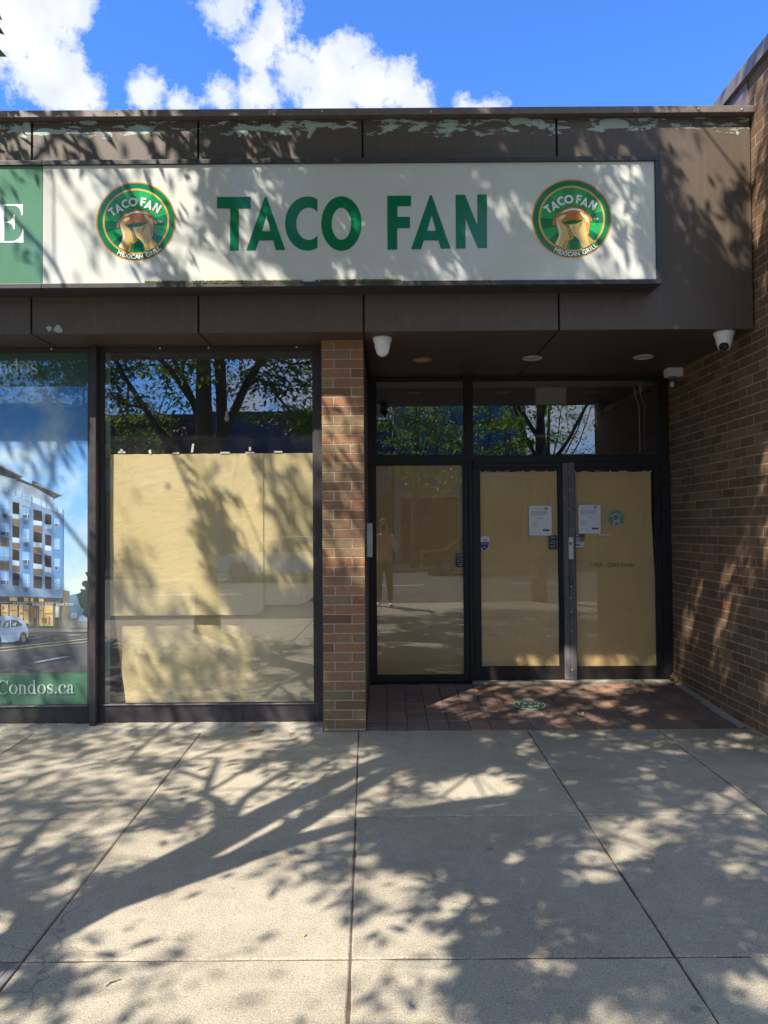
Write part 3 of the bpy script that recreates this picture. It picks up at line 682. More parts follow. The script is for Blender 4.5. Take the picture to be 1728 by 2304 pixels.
sign_box(sg, -6.45, SPL-0.001, True, False, 0, 0)
MB().box(-6.41, SPL-0.002, FY, FY+0.012, SZ0+0.036, SZ1-0.036).build('sign_panel', M['signgreen'], sg)
def r1(x, y): return ps(x/1.92, 200+y/1.92, FY)
def r2(x, y): return ps(864+x/1.92, 200+y/1.92, FY)
LY = FY-0.0012
loops_mesh('letter', [[r1(*p) for p in ((937,467),(1083,467),(1083,517),(1032,517),(1032,699),(994,699),(994,517),(937,517))]], LY, M['green'], sw)
loops_mesh('letter', [[r1(*p) for p in ((1064,698),(1144,468),(1152,468),(1233,696),(1192,697),(1180,655),(1119,656),(1104,698))], [r1(*p) for p in ((1132,615),(1169,615),(1151,545))]], LY, M['green'], sw)
def ell(cx, cy, rx, ry, a0, a1, n=48): return [(cx+rx*math.cos(R(a0+(a1-a0)*i/n)), cy-ry*math.sin(R(a0+(a1-a0)*i/n))) for i in range(n+1)]
loops_mesh('letter', [[r1(*p) for p in ell(1328,582,96,117,63,297)+ell(1334,583,54,70,-46,-314)]], LY, M['green'], sw)
loops_mesh('letter', [[r1(*p) for p in ell(1475,582,87,118,0,355)], [r1(*p) for p in ell(1475,583,42,69,0,355)]], LY, M['green'], sw)
loops_mesh('letter', [[r2(*p) for p in ((14,462),(117,462),(117,507),(58,507),(58,553),(112,553),(112,602),(57,602),(57,695),(15,695))]], LY, M['green'], sw)
loops_mesh('letter', [[r2(*p) for p in ((117,693),(199,459),(206,459),(288,690),(246,691),(235,655),(172,655),(160,693))], [r2(*p) for p in ((187,613),(224,613),(206,545))]], LY, M['green'], sw)
loops_mesh('letter', [[r2(*p) for p in ((309,458),(350,458),(403,590),(403,456),(445,456),(445,688),(405,688),(352,560),(352,690),(311,690))]], LY, M['green'], sw)
def r7(x, y): return ps(x/4.914, 350+y/4.914, FY)
eo = [(-90,540),(255,540),(254,600),(252,660),(238,660),(232,625),(220,592),(195,567),(160,557),(120,555),(48,555),(48,735),(80,733),(110,722),(132,705),(145,680),(150,655),(166,655),(166,815),(150,815),(145,790),(132,765),(110,750),(80,743),(48,742),(48,948),(120,948),(165,942),(205,920),(230,885),(244,850),(250,815),(265,815),(262,890),(262,963),(-90,963),(-90,953),(-50,948),(-50,556),(-90,550)]
loops_mesh('letter', [[r7(*p) for p in eo]], LY, M['letterwhite'], sg)

# letter outlines in unit height for the curved lettering
UL = {'T': [[(-.33,1),(.33,1),(.33,.78),(.12,.78),(.12,0),(-.12,0),(-.12,.78),(-.33,.78)]],
 'A': [[(-.42,0),(-.06,1),(.06,1),(.42,0),(.2,0),(.14,.18),(-.14,.18),(-.2,0)], [(-.08,.37),(.08,.37),(0,.64)]],
 'C': [[(.05+.47*math.cos(R(a)), .5+.5*math.sin(R(a))) for a in range(50, 311, 10)]+[(.09+.27*math.cos(R(a)), .5+.29*math.sin(R(a))) for a in range(315, 44, -10)]],
 'O': [[(.5*math.cos(R(a)), .5+.5*math.sin(R(a))) for a in range(0, 360, 10)], [(.27*math.cos(R(a)), .5+.28*math.sin(R(a))) for a in range(0, 360, 10)]],
 'F': [[(-.27,1),(.3,1),(.3,.78),(-.03,.78),(-.03,.6),(.26,.6),(.26,.38),(-.03,.38),(-.03,0),(-.27,0)]],
 'N': [[(-.38,1),(-.17,1),(.16,.42),(.16,1),(.38,1),(.38,0),(.17,0),(-.16,.58),(-.16,0),(-.38,0)]]}
EMB = [('dgreen_ring',)]
def emblem(cx, cz, Rm, Y, parent, root_name='emblem', simple_=False, st=0.00022):
    """round emblem: rings, rays, a taco held by two hands, lettering round the rim; child meshes of parent"""
    def G(x, y): return (cx+(x-832)/730*Rm, cz-(y-786)/716*Rm)
    y = [Y]
    def nxt(): y[0] -= st; return y[0]
    base = loops_mesh(root_name, [circle(cx, cz, Rm)], nxt(), M['gold'], parent)
    def A(name, loops, mat): return loops_mesh(name, loops, nxt(), M[mat], base)
    A('outer_ring', [circle(cx, cz, Rm*0.985)], 'orange'); A('green_band', [circle(cx, cz, Rm*0.962)], 'green')
    A('gold_ring', [circle(cx, cz, Rm*0.832)], 'gold'); A('inner_disc', [circle(cx, cz, Rm*0.785)], 'lgreen2')
    yy = nxt(); fx, fz = cx, cz-0.05*Rm; c1 = []; c2 = []
    for i in range(16):
        a0 = 2*math.pi*(i-0.25)/16; a1 = a0+2*math.pi/16
        pts = [(fx, fz)]
        for k in range(7):
            a = a0+(a1-a0)*k/6; dx, dz = math.cos(a), math.sin(a)
            B = 2*(dz*-0.05*Rm); t = (-B+math.sqrt(B*B+4*((Rm*.783)**2-(0.05*Rm)**2)))/2
            pts.append((fx+dx*t, fz+dz*t))
        (c1 if i % 2 else c2).append(pts)
    merged('bright_rays', [([p], yy) for p in c1], M['lgreen'], base)
    merged('dark_rays', [([p], yy) for p in c2 if p[3][1] < cz+0.2*Rm], M['dgreen'], base)
    nxt()
    def shape(name, pts, mat, n=4): return A(name, [[G(*p) for p in curve_through(pts, n)]], mat)
    if not simple_:
        shape('taco_outline', [(462,890),(500,765),(600,655),(720,585),(860,558),(1000,585),(1110,655),(1175,740),(1222,838),(1150,845),(1100,760),(860,700),(600,780),(540,905)], 'outline')
        shape('taco_shell', [(470,885),(510,770),(610,662),(730,595),(860,568),(990,595),(1100,662),(1165,745),(1210,828),(1155,835),(1100,750),(860,690),(600,770),(530,895)], 'orange')
        shape('cream', [(640,680),(740,625),(860,600),(980,618),(1060,665),(1000,655),(930,640),(860,634),(780,642),(700,668)], 'letterwhite')
        shape('filling', [(600,745),(700,668),(860,645),(1010,672),(1075,770),(1040,840),(860,880),(700,870),(635,830)], 'orange')
        yy = nxt()
        merged('filling_spots', [([circle(*G(x, yv), Rm*0.011, 8)], yy) for (x, yv) in ((805,718),(880,715),(800,790),(985,775),(905,760),(760,750),(940,700))], M['orange2'], base)
        shape('lettuce', [(675,852),(760,818),(850,806),(940,806),(1035,815),(1030,842),(940,868),(860,884),(770,880),(700,872)], 'lettuce')
        shape('shell_edge', [(690,885),(780,893),(900,888),(1020,850),(1035,862),(900,905),(780,912),(700,905)], 'shell')
    LH = [(520,1245),(560,1165),(588,1080),(580,1010),(555,930),(543,840),(560,775),(610,735),(670,712),(718,708),(732,735),(712,765),(668,795),(642,835),(690,880),(745,925),(790,965),(820,1040),(866,1125),(830,1160),(785,1185),(768,1175),(745,1250),(716,1332),(620,1300)]
    RH_ = [(1025,1322),(985,1240),(945,1140),(880,1108),(825,1040),(795,950),(770,895),(850,885),(935,872),(1020,835),(1043,790),(1030,745),(990,712),(973,672),(1000,650),(1045,678),(1115,735),(1148,790),(1155,880),(1148,970),(1135,1060),(1112,1070),(1165,1140),(1222,1205),(1130,1280)]
    def grow(pts, k):
        mx = sum(p[0] for p in pts)/len(pts); my = sum(p[1] for p in pts)/len(pts); out = []
        n = len(pts)
        for i, p in enumerate(pts):
            q0, q1 = pts[i-1], pts[(i+1) % n]; dx, dy = q1[0]-q0[0], q1[1]-q0[1]; l = math.hypot(dx, dy); out.append((p[0]+dy/l*k, p[1]-dx/l*k))
        return out
    s = 1 if sum(LH[i-1][0]*LH[i][1]-LH[i][0]*LH[i-1][1] for i in range(len(LH))) > 0 else -1
    shape('hand_outline', grow(LH, 7*s), 'outline', 3); shape('left_hand', LH, 'skinlogo', 3)
    s = 1 if sum(RH_[i-1][0]*RH_[i][1]-RH_[i][0]*RH_[i-1][1] for i in range(len(RH_))) > 0 else -1
    shape('hand_outline', grow(RH_, 7*s), 'outline', 3); shape('right_hand', RH_, 'skinlogo', 3)
    if not simple_:
        yy = nxt()
        merged('hand_highlights', [([[G(*p) for p in curve_through(q, 3)]], yy) for q in (
            [(530,1240),(580,1130),(600,1040),(560,900),(556,820),(600,900),(640,1040),(610,1150),(575,1250)],
            [(610,760),(680,725),(722,720),(700,750),(640,790)],
            [(780,900),(850,920),(830,980),(860,1060),(940,1110),(985,1200),(1010,1290),(960,1170),(880,1100),(825,1030)],
            [(985,670),(1020,680),(1060,730),(1050,800),(1030,760),(995,705)], [(1040,700),(1110,760),(1130,830),(1085,800)])], M['skinlogo3'], base)
        yy = nxt()
        merged('hand_shadows', [([[G(*p) for p in curve_through(q, 3)]], yy) for q in (
            [(700,1320),(735,1230),(760,1160),(700,1200),(650,1290)], [(745,935),(800,1010),(820,1080),(850,1125),(790,1165),(770,1080),(750,1000)],
            [(1110,1085),(1165,1150),(1210,1205),(1150,1250),(1120,1160)], [(960,930),(1000,870),(1035,850),(1010,900),(975,960),(930,1000)], [(1080,850),(1140,880),(1135,1000),(1100,1040),(1095,930)])], M['skinlogo2'], base)
        yy = nxt()
        merged('crease_lines', [([ribbon([G(*p) for p in curve_through(q, 4, False)], Rm*0.005)], yy) for q in (
            [(690,882),(720,915),(735,960)], [(945,945),(965,900),(1010,865)], [(800,965),(830,1045),(866,1110)], [(1035,760),(1055,800),(1050,860)], [(640,840),(660,862),(690,880)])], M['outline'], base)
    # lettering
    yy = nxt(); parts = []
    for ch, x, yv, rot, h in (('T',398,612,36,150),('A',515,548,27,158),('C',638,470,15,158),('O',780,440,2,160),('F',962,440,-9,156),('A',1070,490,-19,158),('N',1215,550,-31,158)):
        hh = h/716*Rm; gx, gz = G(x, yv); ca, sa = math.cos(R(rot)), math.sin(R(rot))
        parts.append(([[(gx+(u*hh*1.02)*ca-(v-0.5)*hh*sa, gz+(u*hh*1.02)*sa+(v-0.5)*hh*ca) for u, v in lp] for lp in UL[ch]], yy))
    merged('arched_lettering', parts, M['letterwhite'], base)
    yy = nxt(); word = 'MEXICAN GRILL'; wd = {'M':1.2,'I':.5,' ':.75,'E':.85,'L':.8,'C':1.0,'G':1.08,'R':.95}; tot = sum(wd.get(c, 1.0) for c in word); a = -30.5; span = 73
    lets = []; mbl = MB()
    for c in word:
        q = wd.get(c, 1.0)/tot*span; am = R(a+q/2); a += q
        if c == ' ': continue
        sz = Rm*0.150; rr = Rm*0.945
        def MM(u, v, am=am, rr=rr): 
            r_ = rr-v; return (cx+math.sin(am)*r_+math.cos(am)*u, cz-math.cos(am)*r_+math.sin(am)*u)
        o = text_mesh('t', c, 0, 0, sz, yy, M['letterwhite'], None, bold=0.028, M2=MM, align='CENTER')
        me = o.data; mbl.add([v.co[:] for v in me.vertices], [tuple(p.vertices) for p in me.polygons]); bpy.data.objects.remove(o); bpy.data.meshes.remove(me)
    mbl.build('rim_lettering', M['letterwhite'], base)
    if not simple_:
        gx, gz = G(1228, 822); text_mesh('trademark', 'TM', gx, gz, Rm*0.085, yy, M['letterwhite'], base)
    return base
for (dx, dy) in ((294,478.5),(1235,472.5)):
    ex, ez = at(dx, dy, FY); emblem(ex, ez, 0.297, FY+0.0002, sw)
# moss along the ledges of the sign
mb = MB(); rm = random.Random(3)
def moss(x0, x1, y, z, n, h):
    for _ in range(n):
        x = rm.uniform(x0, x1); d = max(0, mnoise.noise(Vector((x*3.3, z, 2)))+0.35)
        if rm.random() > d*1.5: continue
        r = rm.uniform(0.003, 0.009)*h; c = Vector((x, y+rm.uniform(-0.006, 0.006), z+r*0.4)); a = rm.uniform(0, 6)
        vs = [c+Vector((r*math.cos(a+k*1.57)*1.2, r*math.sin(a+k*1.57)*0.7, rm.uniform(-.2,.2)*r)) for k in range(4)]+[c+Vector((rm.uniform(-.4,.4)*r, 0, r*1.3)), c-Vector((0,0,r*0.5))]
        mb.add(vs, [(0,1,4),(1,2,4),(2,3,4),(3,0,4),(1,0,5),(2,1,5),(3,2,5),(0,3,5)])
moss(-1.75, 0.25, 5.217, SZ0+0.037, 2600, 1.1); moss(-1.7, 0.3, 5.213, SZ0+0.028, 900, 0.8); moss(-1.9, 0.2, 5.36, SZ1+0.001, 1500, 1.3)
tag(mb.build('moss', M['moss']), kind='stuff')

# ================================================================ PAPER COVERS
def sheet(name, x0, x1, ztop, zbot, Y, mat, label, amp=0.003, nx=50, nz=70, seed=0, cat='paper', group=None, curl=None, edge=0.0):
    zt = ztop if callable(ztop) else (lambda x: ztop); zb = zbot if callable(zbot) else (lambda x: zbot); vs = []; fs = []
    xa = x0 if callable(x0) else (lambda t: x0); xb = x1 if callable(x1) else (lambda t: x1)
    for i in range(nx+1):
        for j in range(nz+1):
            u = i/nx; v = j/nz; x = xa(v)+(xb(v)-xa(v))*u; z = zb(x)+(zt(x)-zb(x))*v
            if j == 0 or j == nz: z += edge*mnoise.noise(Vector((x*13, seed, j)))+edge*0.5*mnoise.noise(Vector((x*40, seed, j)))
            y = Y+amp*(mnoise.noise(Vector((x*2.2, z*1.4, seed)))+0.7*mnoise.noise(Vector((x*5, z*4, seed+5))))
            if curl: y += curl(x, z)
            vs.append((x, y, z))
    for i in range(nx):
        for j in range(nz):
            a = i*(nz+1)+j; fs.append((a, a+nz+1, a+nz+2, a+1))
    root = empty(name, ((xa(0)+xb(0))/2, Y, zb(xa(0))), label, cat, group)
    MB().add(vs, fs).build('sheet', mat, root, smooth=True)
    return root
def tape(root, dx, dy, w, h, Y, rot=0, mat='tape'):
    x, z = at(dx, dy, Y); ca, sa = math.cos(R(rot)), math.sin(R(rot)); n = 4
    a = [(-w/2,-h/2),(w/2,-h/2*0.9),(w/2*0.96,h/2),(-w/2,h/2*0.95)]
    loops_mesh('tape', [[(x+u*ca-v*sa, z+u*sa+v*ca) for u, v in a]], Y, M[mat], root, 0.0006)
def X(dx, Y, dy=1150): return at(dx, dy, Y)[0]
def Z(dy, Y, dx=800): return at(dx, dy, Y)[1]
PYY = 5.872
def zb1(x):
    return Z(1330, PYY, 400)
pA = sheet('window_paper', X(238,PYY), X(569,PYY), lambda x: Z(980.5,PYY,400), lambda x: Z(1329,PYY,400)+(0.035*max(0, (x-X(545,PYY))/0.09)**2), PYY, M['kraft'], 'wide cream paper sheet taped across the middle of the display window', 0.0035, 60, 60, 1, edge=0.003, curl=lambda x, z: -0.012*max(0, 1-(z-Z(1329,PYY,400))/0.1)*max(0, (x-X(430,PYY))/0.5)**2)
pB = sheet('window_paper', X(567.5,PYY+.006), X(677.5,PYY+.006), lambda x: Z(979,PYY,600), lambda x: Z(1307,PYY,600)+0.07*max(0, (x-X(640,PYY))/0.14)**2, PYY+0.006, M['kraft'], 'narrow cream paper strip beside the brick pier, curling at its lower corner', 0.003, 30, 60, 4, edge=0.002)
pC = sheet('window_paper', lambda v: X(272-28*v, 5.928), X(684, 5.928), Z(1300,5.928,450), 0.165, 5.928, M['kraft'], 'lower cream paper sheet in the display window, dappled and creased', 0.007, 70, 40, 9, edge=0.001)
cb = sheet('cardboard_strip', lambda v: X(262-15*v, 5.93), lambda v: X(285-12*v, 5.93), Z(1375,5.985,260), 0.165, 5.985, M['cardboard'], 'narrow brown cardboard strip standing in the lower left corner of the window', 0.002, 8, 20, 3, cat='cardboard')
for q in ((263,977,.06,.016,0),(263,974,.02,.03,25),(324,976,.02,.035,8),(380,979,.055,.014,0),(416,968,.018,.075,-8),(486,978,.08,.014,0),(540,978,.075,.014,-1),(540,970,.018,.035,0)): tape(pA, *q[:2], q[2], q[3], PYY-0.006, q[4])
for q in ((601,976,.07,.014,-2),(678,968,.018,.06,-4)): tape(pB, *q[:2], q[2], q[3], PYY-0.001, q[4])
# recess papers
RY = 7.112
pD = sheet('door_paper', X(812.5,RY), X(1003,RY), Z(1006,RY,900), Z(1457,RY,900), RY+0.004, M['kraft2'], 'olive looking brown paper filling the narrow side window by the pier', 0.006, 30, 80, 11, edge=0.002)
pE1 = sheet('door_paper', X(1034,RY), X(1115,RY), Z(1019,RY,1070), Z(1441,RY,1070), RY+0.006, M['kraft2'], 'left strip of brown paper inside the left door leaf', 0.003, 20, 80, 12, edge=0.005)
pE2 = sheet('door_paper', X(1113,RY), X(1204.5,RY), Z(1018,RY,1170), Z(1440,RY,1170), RY+0.001, M['kraft2'], 'right strip of brown paper inside the left door leaf, behind a white notice', 0.003, 20, 80, 13, edge=0.005)
pF = sheet('door_paper', X(1239,RY), lambda v: X(1421-13*min(1, v*1.3), RY), Z(1019,RY,1320), Z(1440,RY,1320), RY+0.003, M['kraft2'], 'brown paper inside the right door leaf, ragged along its foot', 0.004, 36, 80, 14, edge=0.007)
for (rt, lst) in ((pE1, ((1037,1016,.02,.03),(1052,1017,.05,.012),(1075,1016,.018,.035),(1098,1017,.04,.012))), (pE2, ((1130,1016,.02,.03),(1150,1017,.05,.012),(1180,1016,.018,.03),(1200,1018,.02,.02))), (pF, ((1242,1017,.018,.03),(1262,1019,.07,.012),(1290,1017,.05,.012),(1318,1017,.018,.03),(1345,1018,.08,.012),(1392,1016,.018,.035),(1406,1016,.016,.04),(1335,1441,.07,.014),(1352,1441,.05,.014)))):
    for q in lst: tape(rt, *q, RY-0.004, rnd.uniform(-6, 6))
# pale blind at the left side of the display window
bl = empty('window_blind', (X(230,5.95), 5.95, 0.17), 'pale grey green vertical blind slat at the left side of the display window', 'blind')
MB().box(X(223,5.93), X(238.5,5.93), 5.925, 5.928, 0.10, 3.085).build('slat', M['blind'], bl)
MB().box(X(223,5.93), X(238.5,5.93), 5.92, 5.95, 3.086, 3.115).build('bracket', M['steel'], bl)

# ================================================================ POSTER IN THE LEFT WINDOW
def flat(name, col, rough=0.55, var=0.04):
    k = 'print_'+name
    if k not in M: M[k] = simple(k, col, rough, var=var, scale=20)
    return M[k]
PB = 5.862
po = empty('window_poster', (-3.1, PB, 0.17), 'tall printed poster of a blue grey apartment block between green bands lettered Condos', 'poster')
def q3(x, y, Y=None): return ps(x/5.267, 1030+y/5.267, PB)
PXL, PXR = -4.258, X(193, PB)
lay = [0]
def P_(name, loops, mat, step=True, parent=None):
    if step: lay[0] += 1
    return loops_mesh(name, loops, PB-0.00025*lay[0], mat, parent or po, 0.0002)
# sky picture: painted gradient of the print itself
b = NB('poster_sky_print'); z_ = b.sep()[2]; x_ = b.sep()[0]
zt, zb_ = Z(835,PB,100), Z(1330,PB,100)
cc = b.ramp(b.step(z_, zb_, zt), [(0,(0.42,0.60,0.66)),(0.25,(0.32,0.56,0.80)),(0.6,(0.17,0.44,0.88)),(1,(0.05,0.25,0.66))])
cl = b.step(b.math('ADD', b.noise(2.0, 6, 0.55), b.math('MULTIPLY', b.step(x_, -3.0, -2.4), b.math('MULTIPLY', b.step(b.math('MULTIPLY', z_, -1), -zt+0.1, -zb_), 0.28))), 0.52, 0.75)
b.set('Base Color', b.mix(cl, cc, (0.62,0.72,0.74))); b.set('Roughness', 0.5)
M['poster_sky'] = b.m
sheet_ = P_('printed_sky', [rect(PXL, Z(1454,PB,100), PXR, Z(835,PB,100))], M['poster_sky'])
P_('green_band', [rect(PXL, Z(835,PB,100), PXR, 3.079)], flat('top_green', (0.035,0.11,0.075)))
P_('green_band', [rect(PXL, 0.168, PXR, Z(1454,PB,100))], flat('bottom_green', (0.10,0.25,0.155)))
road = P_('printed_road', [rect(PXL, Z(1454,PB,100), PXR, q3(0,2010)[1])], flat('road', (0.13,0.13,0.15)))
P_('printed_hills', [[q3(*p) for p in ((800,2015),(800,1640),(860,1620),(930,1608),(1000,1640),(1062,1700),(1062,2015))]], flat('hill', (0.13,0.24,0.36)))
P_('printed_yard', [[q3(*p) for p in ((800,2012),(800,1880),(1062,1880),(1062,2012))]], flat('yard', (0.22,0.24,0.24)))
cars = [[(840,1870),(850,1835),(905,1830),(920,1870),(905,1905),(850,1905)],[(930,1900),(950,1870),(1040,1865),(1062,1890),(1062,1930),(930,1935)]]
P_('printed_parked_cars', [[q3(*p) for p in c] for c in cars], flat('carblue', (0.34,0.48,0.66)))
P_('printed_tree', [[q3(*p) for p in curve_through([(1062,1330),(1040,1350),(1010,1360),(1030,1400),(1050,1450),(990,1460),(970,1500),(1000,1530),(1010,1560),(950,1555),(960,1590),(905,1625),(920,1650),(930,1700),(960,1770),(1000,1800),(980,1850),(1062,1860)], 3)]], flat('tree', (0.02,0.045,0.04)))
grey = flat('facade_grey', (0.20,0.30,0.52)); 
P_('printed_side_wing', [[q3(*p) for p in ((748,1568),(825,1578),(825,2028),(700,2015),(748,1660))]], flat('sidewing', (0.20,0.18,0.15)))
P_('penthouse', [[q3(*p) for p in ((-900,-260),(0,150),(235,225),(380,330),(630,470),(632,560),(0,380),(-900,100))]], flat('pent', (0.38,0.48,0.60)))
P_('penthouse_roofs', [[q3(*p) for p in ((-900,-400),(0,85),(268,222),(225,262),(0,205),(-900,-250))]], flat('roofd', (0.06,0.065,0.075)))
P_('penthouse_roofs', [[q3(*p) for p in ((385,268),(735,442),(640,482),(400,345),(180,265),(240,245),(380,310))]], flat('roofd', (0,0,0)))
P_('roof_edge', [[q3(*p) for p in ((0,78),(270,212),(268,228),(0,98))], [q3(*p) for p in ((395,305),(450,308),(735,436),(733,452),(445,326))]], flat('roofe', (0.30,0.32,0.36)))
P_('glass_railing', [[q3(*p) for p in ((-900,-40),(0,300),(750,610),(750,672),(0,395),(-900,90))]], flat('rail', (0.42,0.62,0.85)))
P_('railing_posts', [[q3(*p) for p in ((x-3, 300+x*0.413),(x+3, 302+x*0.413),(x+3, 395+x*0.37),(x-3, 393+x*0.37))] for x in (100,190,265,375,385,490,555,620,680,743)], flat('railp', (0.08,0.14,0.24)))
P_('facade', [[q3(*p) for p in ((-900,40),(0,385),(365,520),(752,675),(750,1662),(0,1640),(-900,1620))]], grey)
P_('white_bay', [[q3(*p) for p in ((0,388),(365,522),(365,600),(268,570),(268,720),(135,690),(0,650))]], flat('bay', (0.36,0.50,0.72)))
P_('blue_bays', [[q3(*p) for p in ((622,700),(750,735),(750,1560),(622,1550))],[q3(*p) for p in ((268,560),(362,590),(362,1640),(268,1640))]], flat('bbay', (0.12,0.27,0.55)))
def qr(x0, y0, x1, y1, sk=0.22):
    return [q3(x0, y0), q3(x1, y0+(x1-x0)*sk), q3(x1, y1+(x1-x0)*sk*0.5), q3(x0, y1)]
dark = []; rail = []; brn = []; win = []
for (x0,x1,ys) in ((152,232,((520,660),(800,940),(1080,1210),(1360,1510))),(400,500,((612,738),(872,995),(1128,1250),(1390,1540))),(538,612,((662,785),(905,1035),(1150,1290),(1400,1550)))):
    for k,(a,c) in enumerate(ys):
        dark.append(qr(x0, a, x1, c+ (50 if k < 3 else 0)))
        if k < 3: rail.append(qr(x0-3, c, x1, c+(62 if k else 55), 0.15)); 
        if k < 3 and x0 != 538: brn.append(qr(x0-3, c+66, x1+6, c+135, 0.08))
for (x0,x1,ys) in ((5,112,((760,920),(1050,1215),(1345,1500))),(16,122,((472,640),)),(272,356,((580,715),(840,1000),(1110,1260),(1375,1530))),(648,714,((712,808),(955,1085),(1190,1330),(1430,1560)))):
    for (a,c) in ys: win.append(qr(x0, a, x1, c, 0.2 if a < 800 else 0.08))
for (a,c) in ((940,1045),(1225,1325)): brn.append(qr(5, a, 112, c, 0.06))
for i in range(4):
    x = -220
    for (a,c) in ((720+i*280,880+i*275),): win.append(qr(-110, a-310, -30, c-310, 0.2)); dark.append(qr(-260, a-330, -170, c-280, 0.2))
P_('balcony_openings', dark, flat('open', (0.035,0.028,0.025))); P_('balcony_glass', rail, flat('balg', (0.50,0.66,0.84)))
P_('brown_spandrels', brn, flat('brn', (0.19,0.15,0.12))); wo = P_('printed_windows', win, flat('win', (0.25,0.48,0.85)))
mull = []; low = []
rr = random.Random(5)
for w_ in win:
    (ax,az),(bx,bz),(cx_,cz_),(dx_,dz_) = w_
    t = 0.68; mx0 = ax+(bx-ax)*t; mz0 = az+(bz-az)*t; mull.append([(mx0-0.002,mz0),(mx0+0.002,mz0),(mx0+0.002,dz_+(cz_-dz_)*t),(mx0-0.002,dz_+(cz_-dz_)*t)])
    s = 0.62; mull.append([(ax,az+(dz_-az)*s),(bx,bz+(cz_-bz)*s),(bx,bz+(cz_-bz)*s-0.004),(ax,az+(dz_-az)*s-0.004)])
    low.append([(ax+.004,az+(dz_-az)*(s+.06)),(bx-.004,bz+(cz_-bz)*(s+.06)),(bx-.004,bz+(cz_-bz)*.97),(ax+.004,az+(dz_-az)*.97)])
P_('window_reflections', low[::2], flat('low', (0.07,0.12,0.22)))
for m_ in (mull[0::2], mull[1::2]): P_('window_bars', m_, flat('bar', (0.62,0.70,0.78)))
P_('vents', [qr(x, y, x+50, y+42, 0.1) for (x, y) in ((292,735),(290,1000),(286,1268),(288,1540),(38,665),(38,945))], flat('vent', (0.09,0.14,0.22)))
P_('shop_front', [[q3(*p) for p in ((-900,1622),(0,1640),(745,1662),(700,2018),(0,1990),(-900,1960))]], flat('shopf', (0.07,0.055,0.05)))
warm = flat('warm', (0.80,0.55,0.22)); 
P_('lit_shop_windows', [[q3(x0,y0),q3(x1,y0+3),q3(x1,y1+3),q3(x0,y1)] for (x0,y0,x1,y1) in ((20,1735,100,1890),(122,1735,210,1890),(232,1740,282,1900),(292,1742,345,1960),(470,1745,520,1990),(528,1748,634,1990),(120,1650,208,1695),(292,1655,340,1700),(370,1658,400,1702),(465,1666,520,1712),(-300,1735,-180,1880),(-150,1735,-20,1880))], warm)
P_('shop_goods', [[q3(x0,y0),q3(x1,y0),q3(x1,y1),q3(x0,y1)] for (x0,y0,x1,y1) in ((130,1800,205,1815),(25,1830,95,1842),(240,1830,278,1860),(540,1840,630,1855),(500,1900,560,1960),(580,1880,600,1980),(478,1800,512,1812),(300,1800,338,1812),(365,1760,400,1980),(410,1770,432,1900),(30,1760,60,1795))], flat('goods', (0.34,0.20,0.09)))
P_('shop_pillars', [[q3(x0,y0),q3(x1,y0),q3(x1,y1),q3(x0,y1)] for (x0,y0,x1,y1) in ((104,1735,120,1960),(345,1740,362,2000),(440,1745,462,2010),(640,1750,652,2010),(708,1670,720,2015),(0,1705,720,1718))], flat('pil', (0.20,0.20,0.21)))
P_('white_display', [[q3(x0,y0),q3(x1,y0),q3(x1,y1),q3(x0,y1)] for (x0,y0,x1,y1) in ((660,1760,700,1890),)], flat('disp', (0.6,0.62,0.62)))
lay[0] += 1
for (tx, x, sz) in (('FLORIST', 158, 0.036),('BARBER SHOP', 388, 0.030),('BOOK STORE', 668, 0.026)):
    gx, gz = q3(x, 1752); text_mesh('shop_lettering', tx, gx, gz, sz*1.05, PB-0.00025*lay[0], flat('let', (0.62,0.62,0.58)), po, bold=0.02, thick=0.0002, sx=0.86)
# printed street
def q9(x, y): return ps(x/6.381, 1400+y/6.381, PB)
P_('far_pavement', [[q9(*p) for p in ((-1200,60),(400,80),(1275,100),(1275,135),(420,145),(-1200,130))]], flat('pave', (0.24,0.24,0.26)))
P_('yellow_lines', [ribbon([q9(*p) for p in s], 0.002) for s in ([(-900,440),(0,368),(640,305),(1275,235)],[(-900,500),(0,412),(640,340),(1275,275)])], flat('yel', (0.62,0.55,0.36)))
P_('white_dashes', [[q9(*p) for p in s] for s in ([(480,570),(900,490),(1020,488),(990,496),(560,575)],[(410,232),(570,215),(570,220),(410,238)],[(975,185),(1165,174),(1165,180),(975,190)],[(-700,720),(-250,640),(-200,645),(-620,730)])], flat('dash', (0.55,0.62,0.74)))
P_('car_shadow', [[q9(*p) for p in ((-400,300),(-100,290),(280,310),(420,290),(430,240),(0,240))]], flat('csh', (0.05,0.05,0.06)))
P_('printed_car', [[q9(*p) for p in curve_through([(-500,120),(-330,60),(-230,-40),(-60,-80),(150,-90),(290,-70),(345,-30),(392,60),(413,110),(412,190),(400,230),(385,150),(340,130),(300,170),(275,262),(30,285),(0,230),(-60,190),(-150,270),(-480,270)], 3)]], flat('suv', (0.42,0.60,0.84)))
P_('car_windows', [[q9(*p) for p in ((40,75),(85,-20),(150,-35),(150,75))],[q9(*p) for p in ((165,72),(165,-38),(260,-30),(335,40),(250,62))],[q9(*p) for p in ((-200,80),(-110,-20),(25,-30),(10,78))]], flat('cwin', (0.05,0.08,0.12)))
P_('car_glints', [[q9(*p) for p in ((70,70),(100,10),(130,0),(125,60))],[q9(*p) for p in ((180,40),(230,0),(250,10),(230,50))],[q9(*p) for p in ((40,200),(280,175),(285,190),(45,215))]], flat('cgl', (0.62,0.76,0.92)))
P_('car_wheels', [[q9(x, y) for (x, y) in ell(345, 235, 58, 78, 0, 350, 24)],[q9(x, y) for (x, y) in ell(-20, 255, 50, 75, 0, 350, 24)]], flat('whl', (0.03,0.03,0.035)))
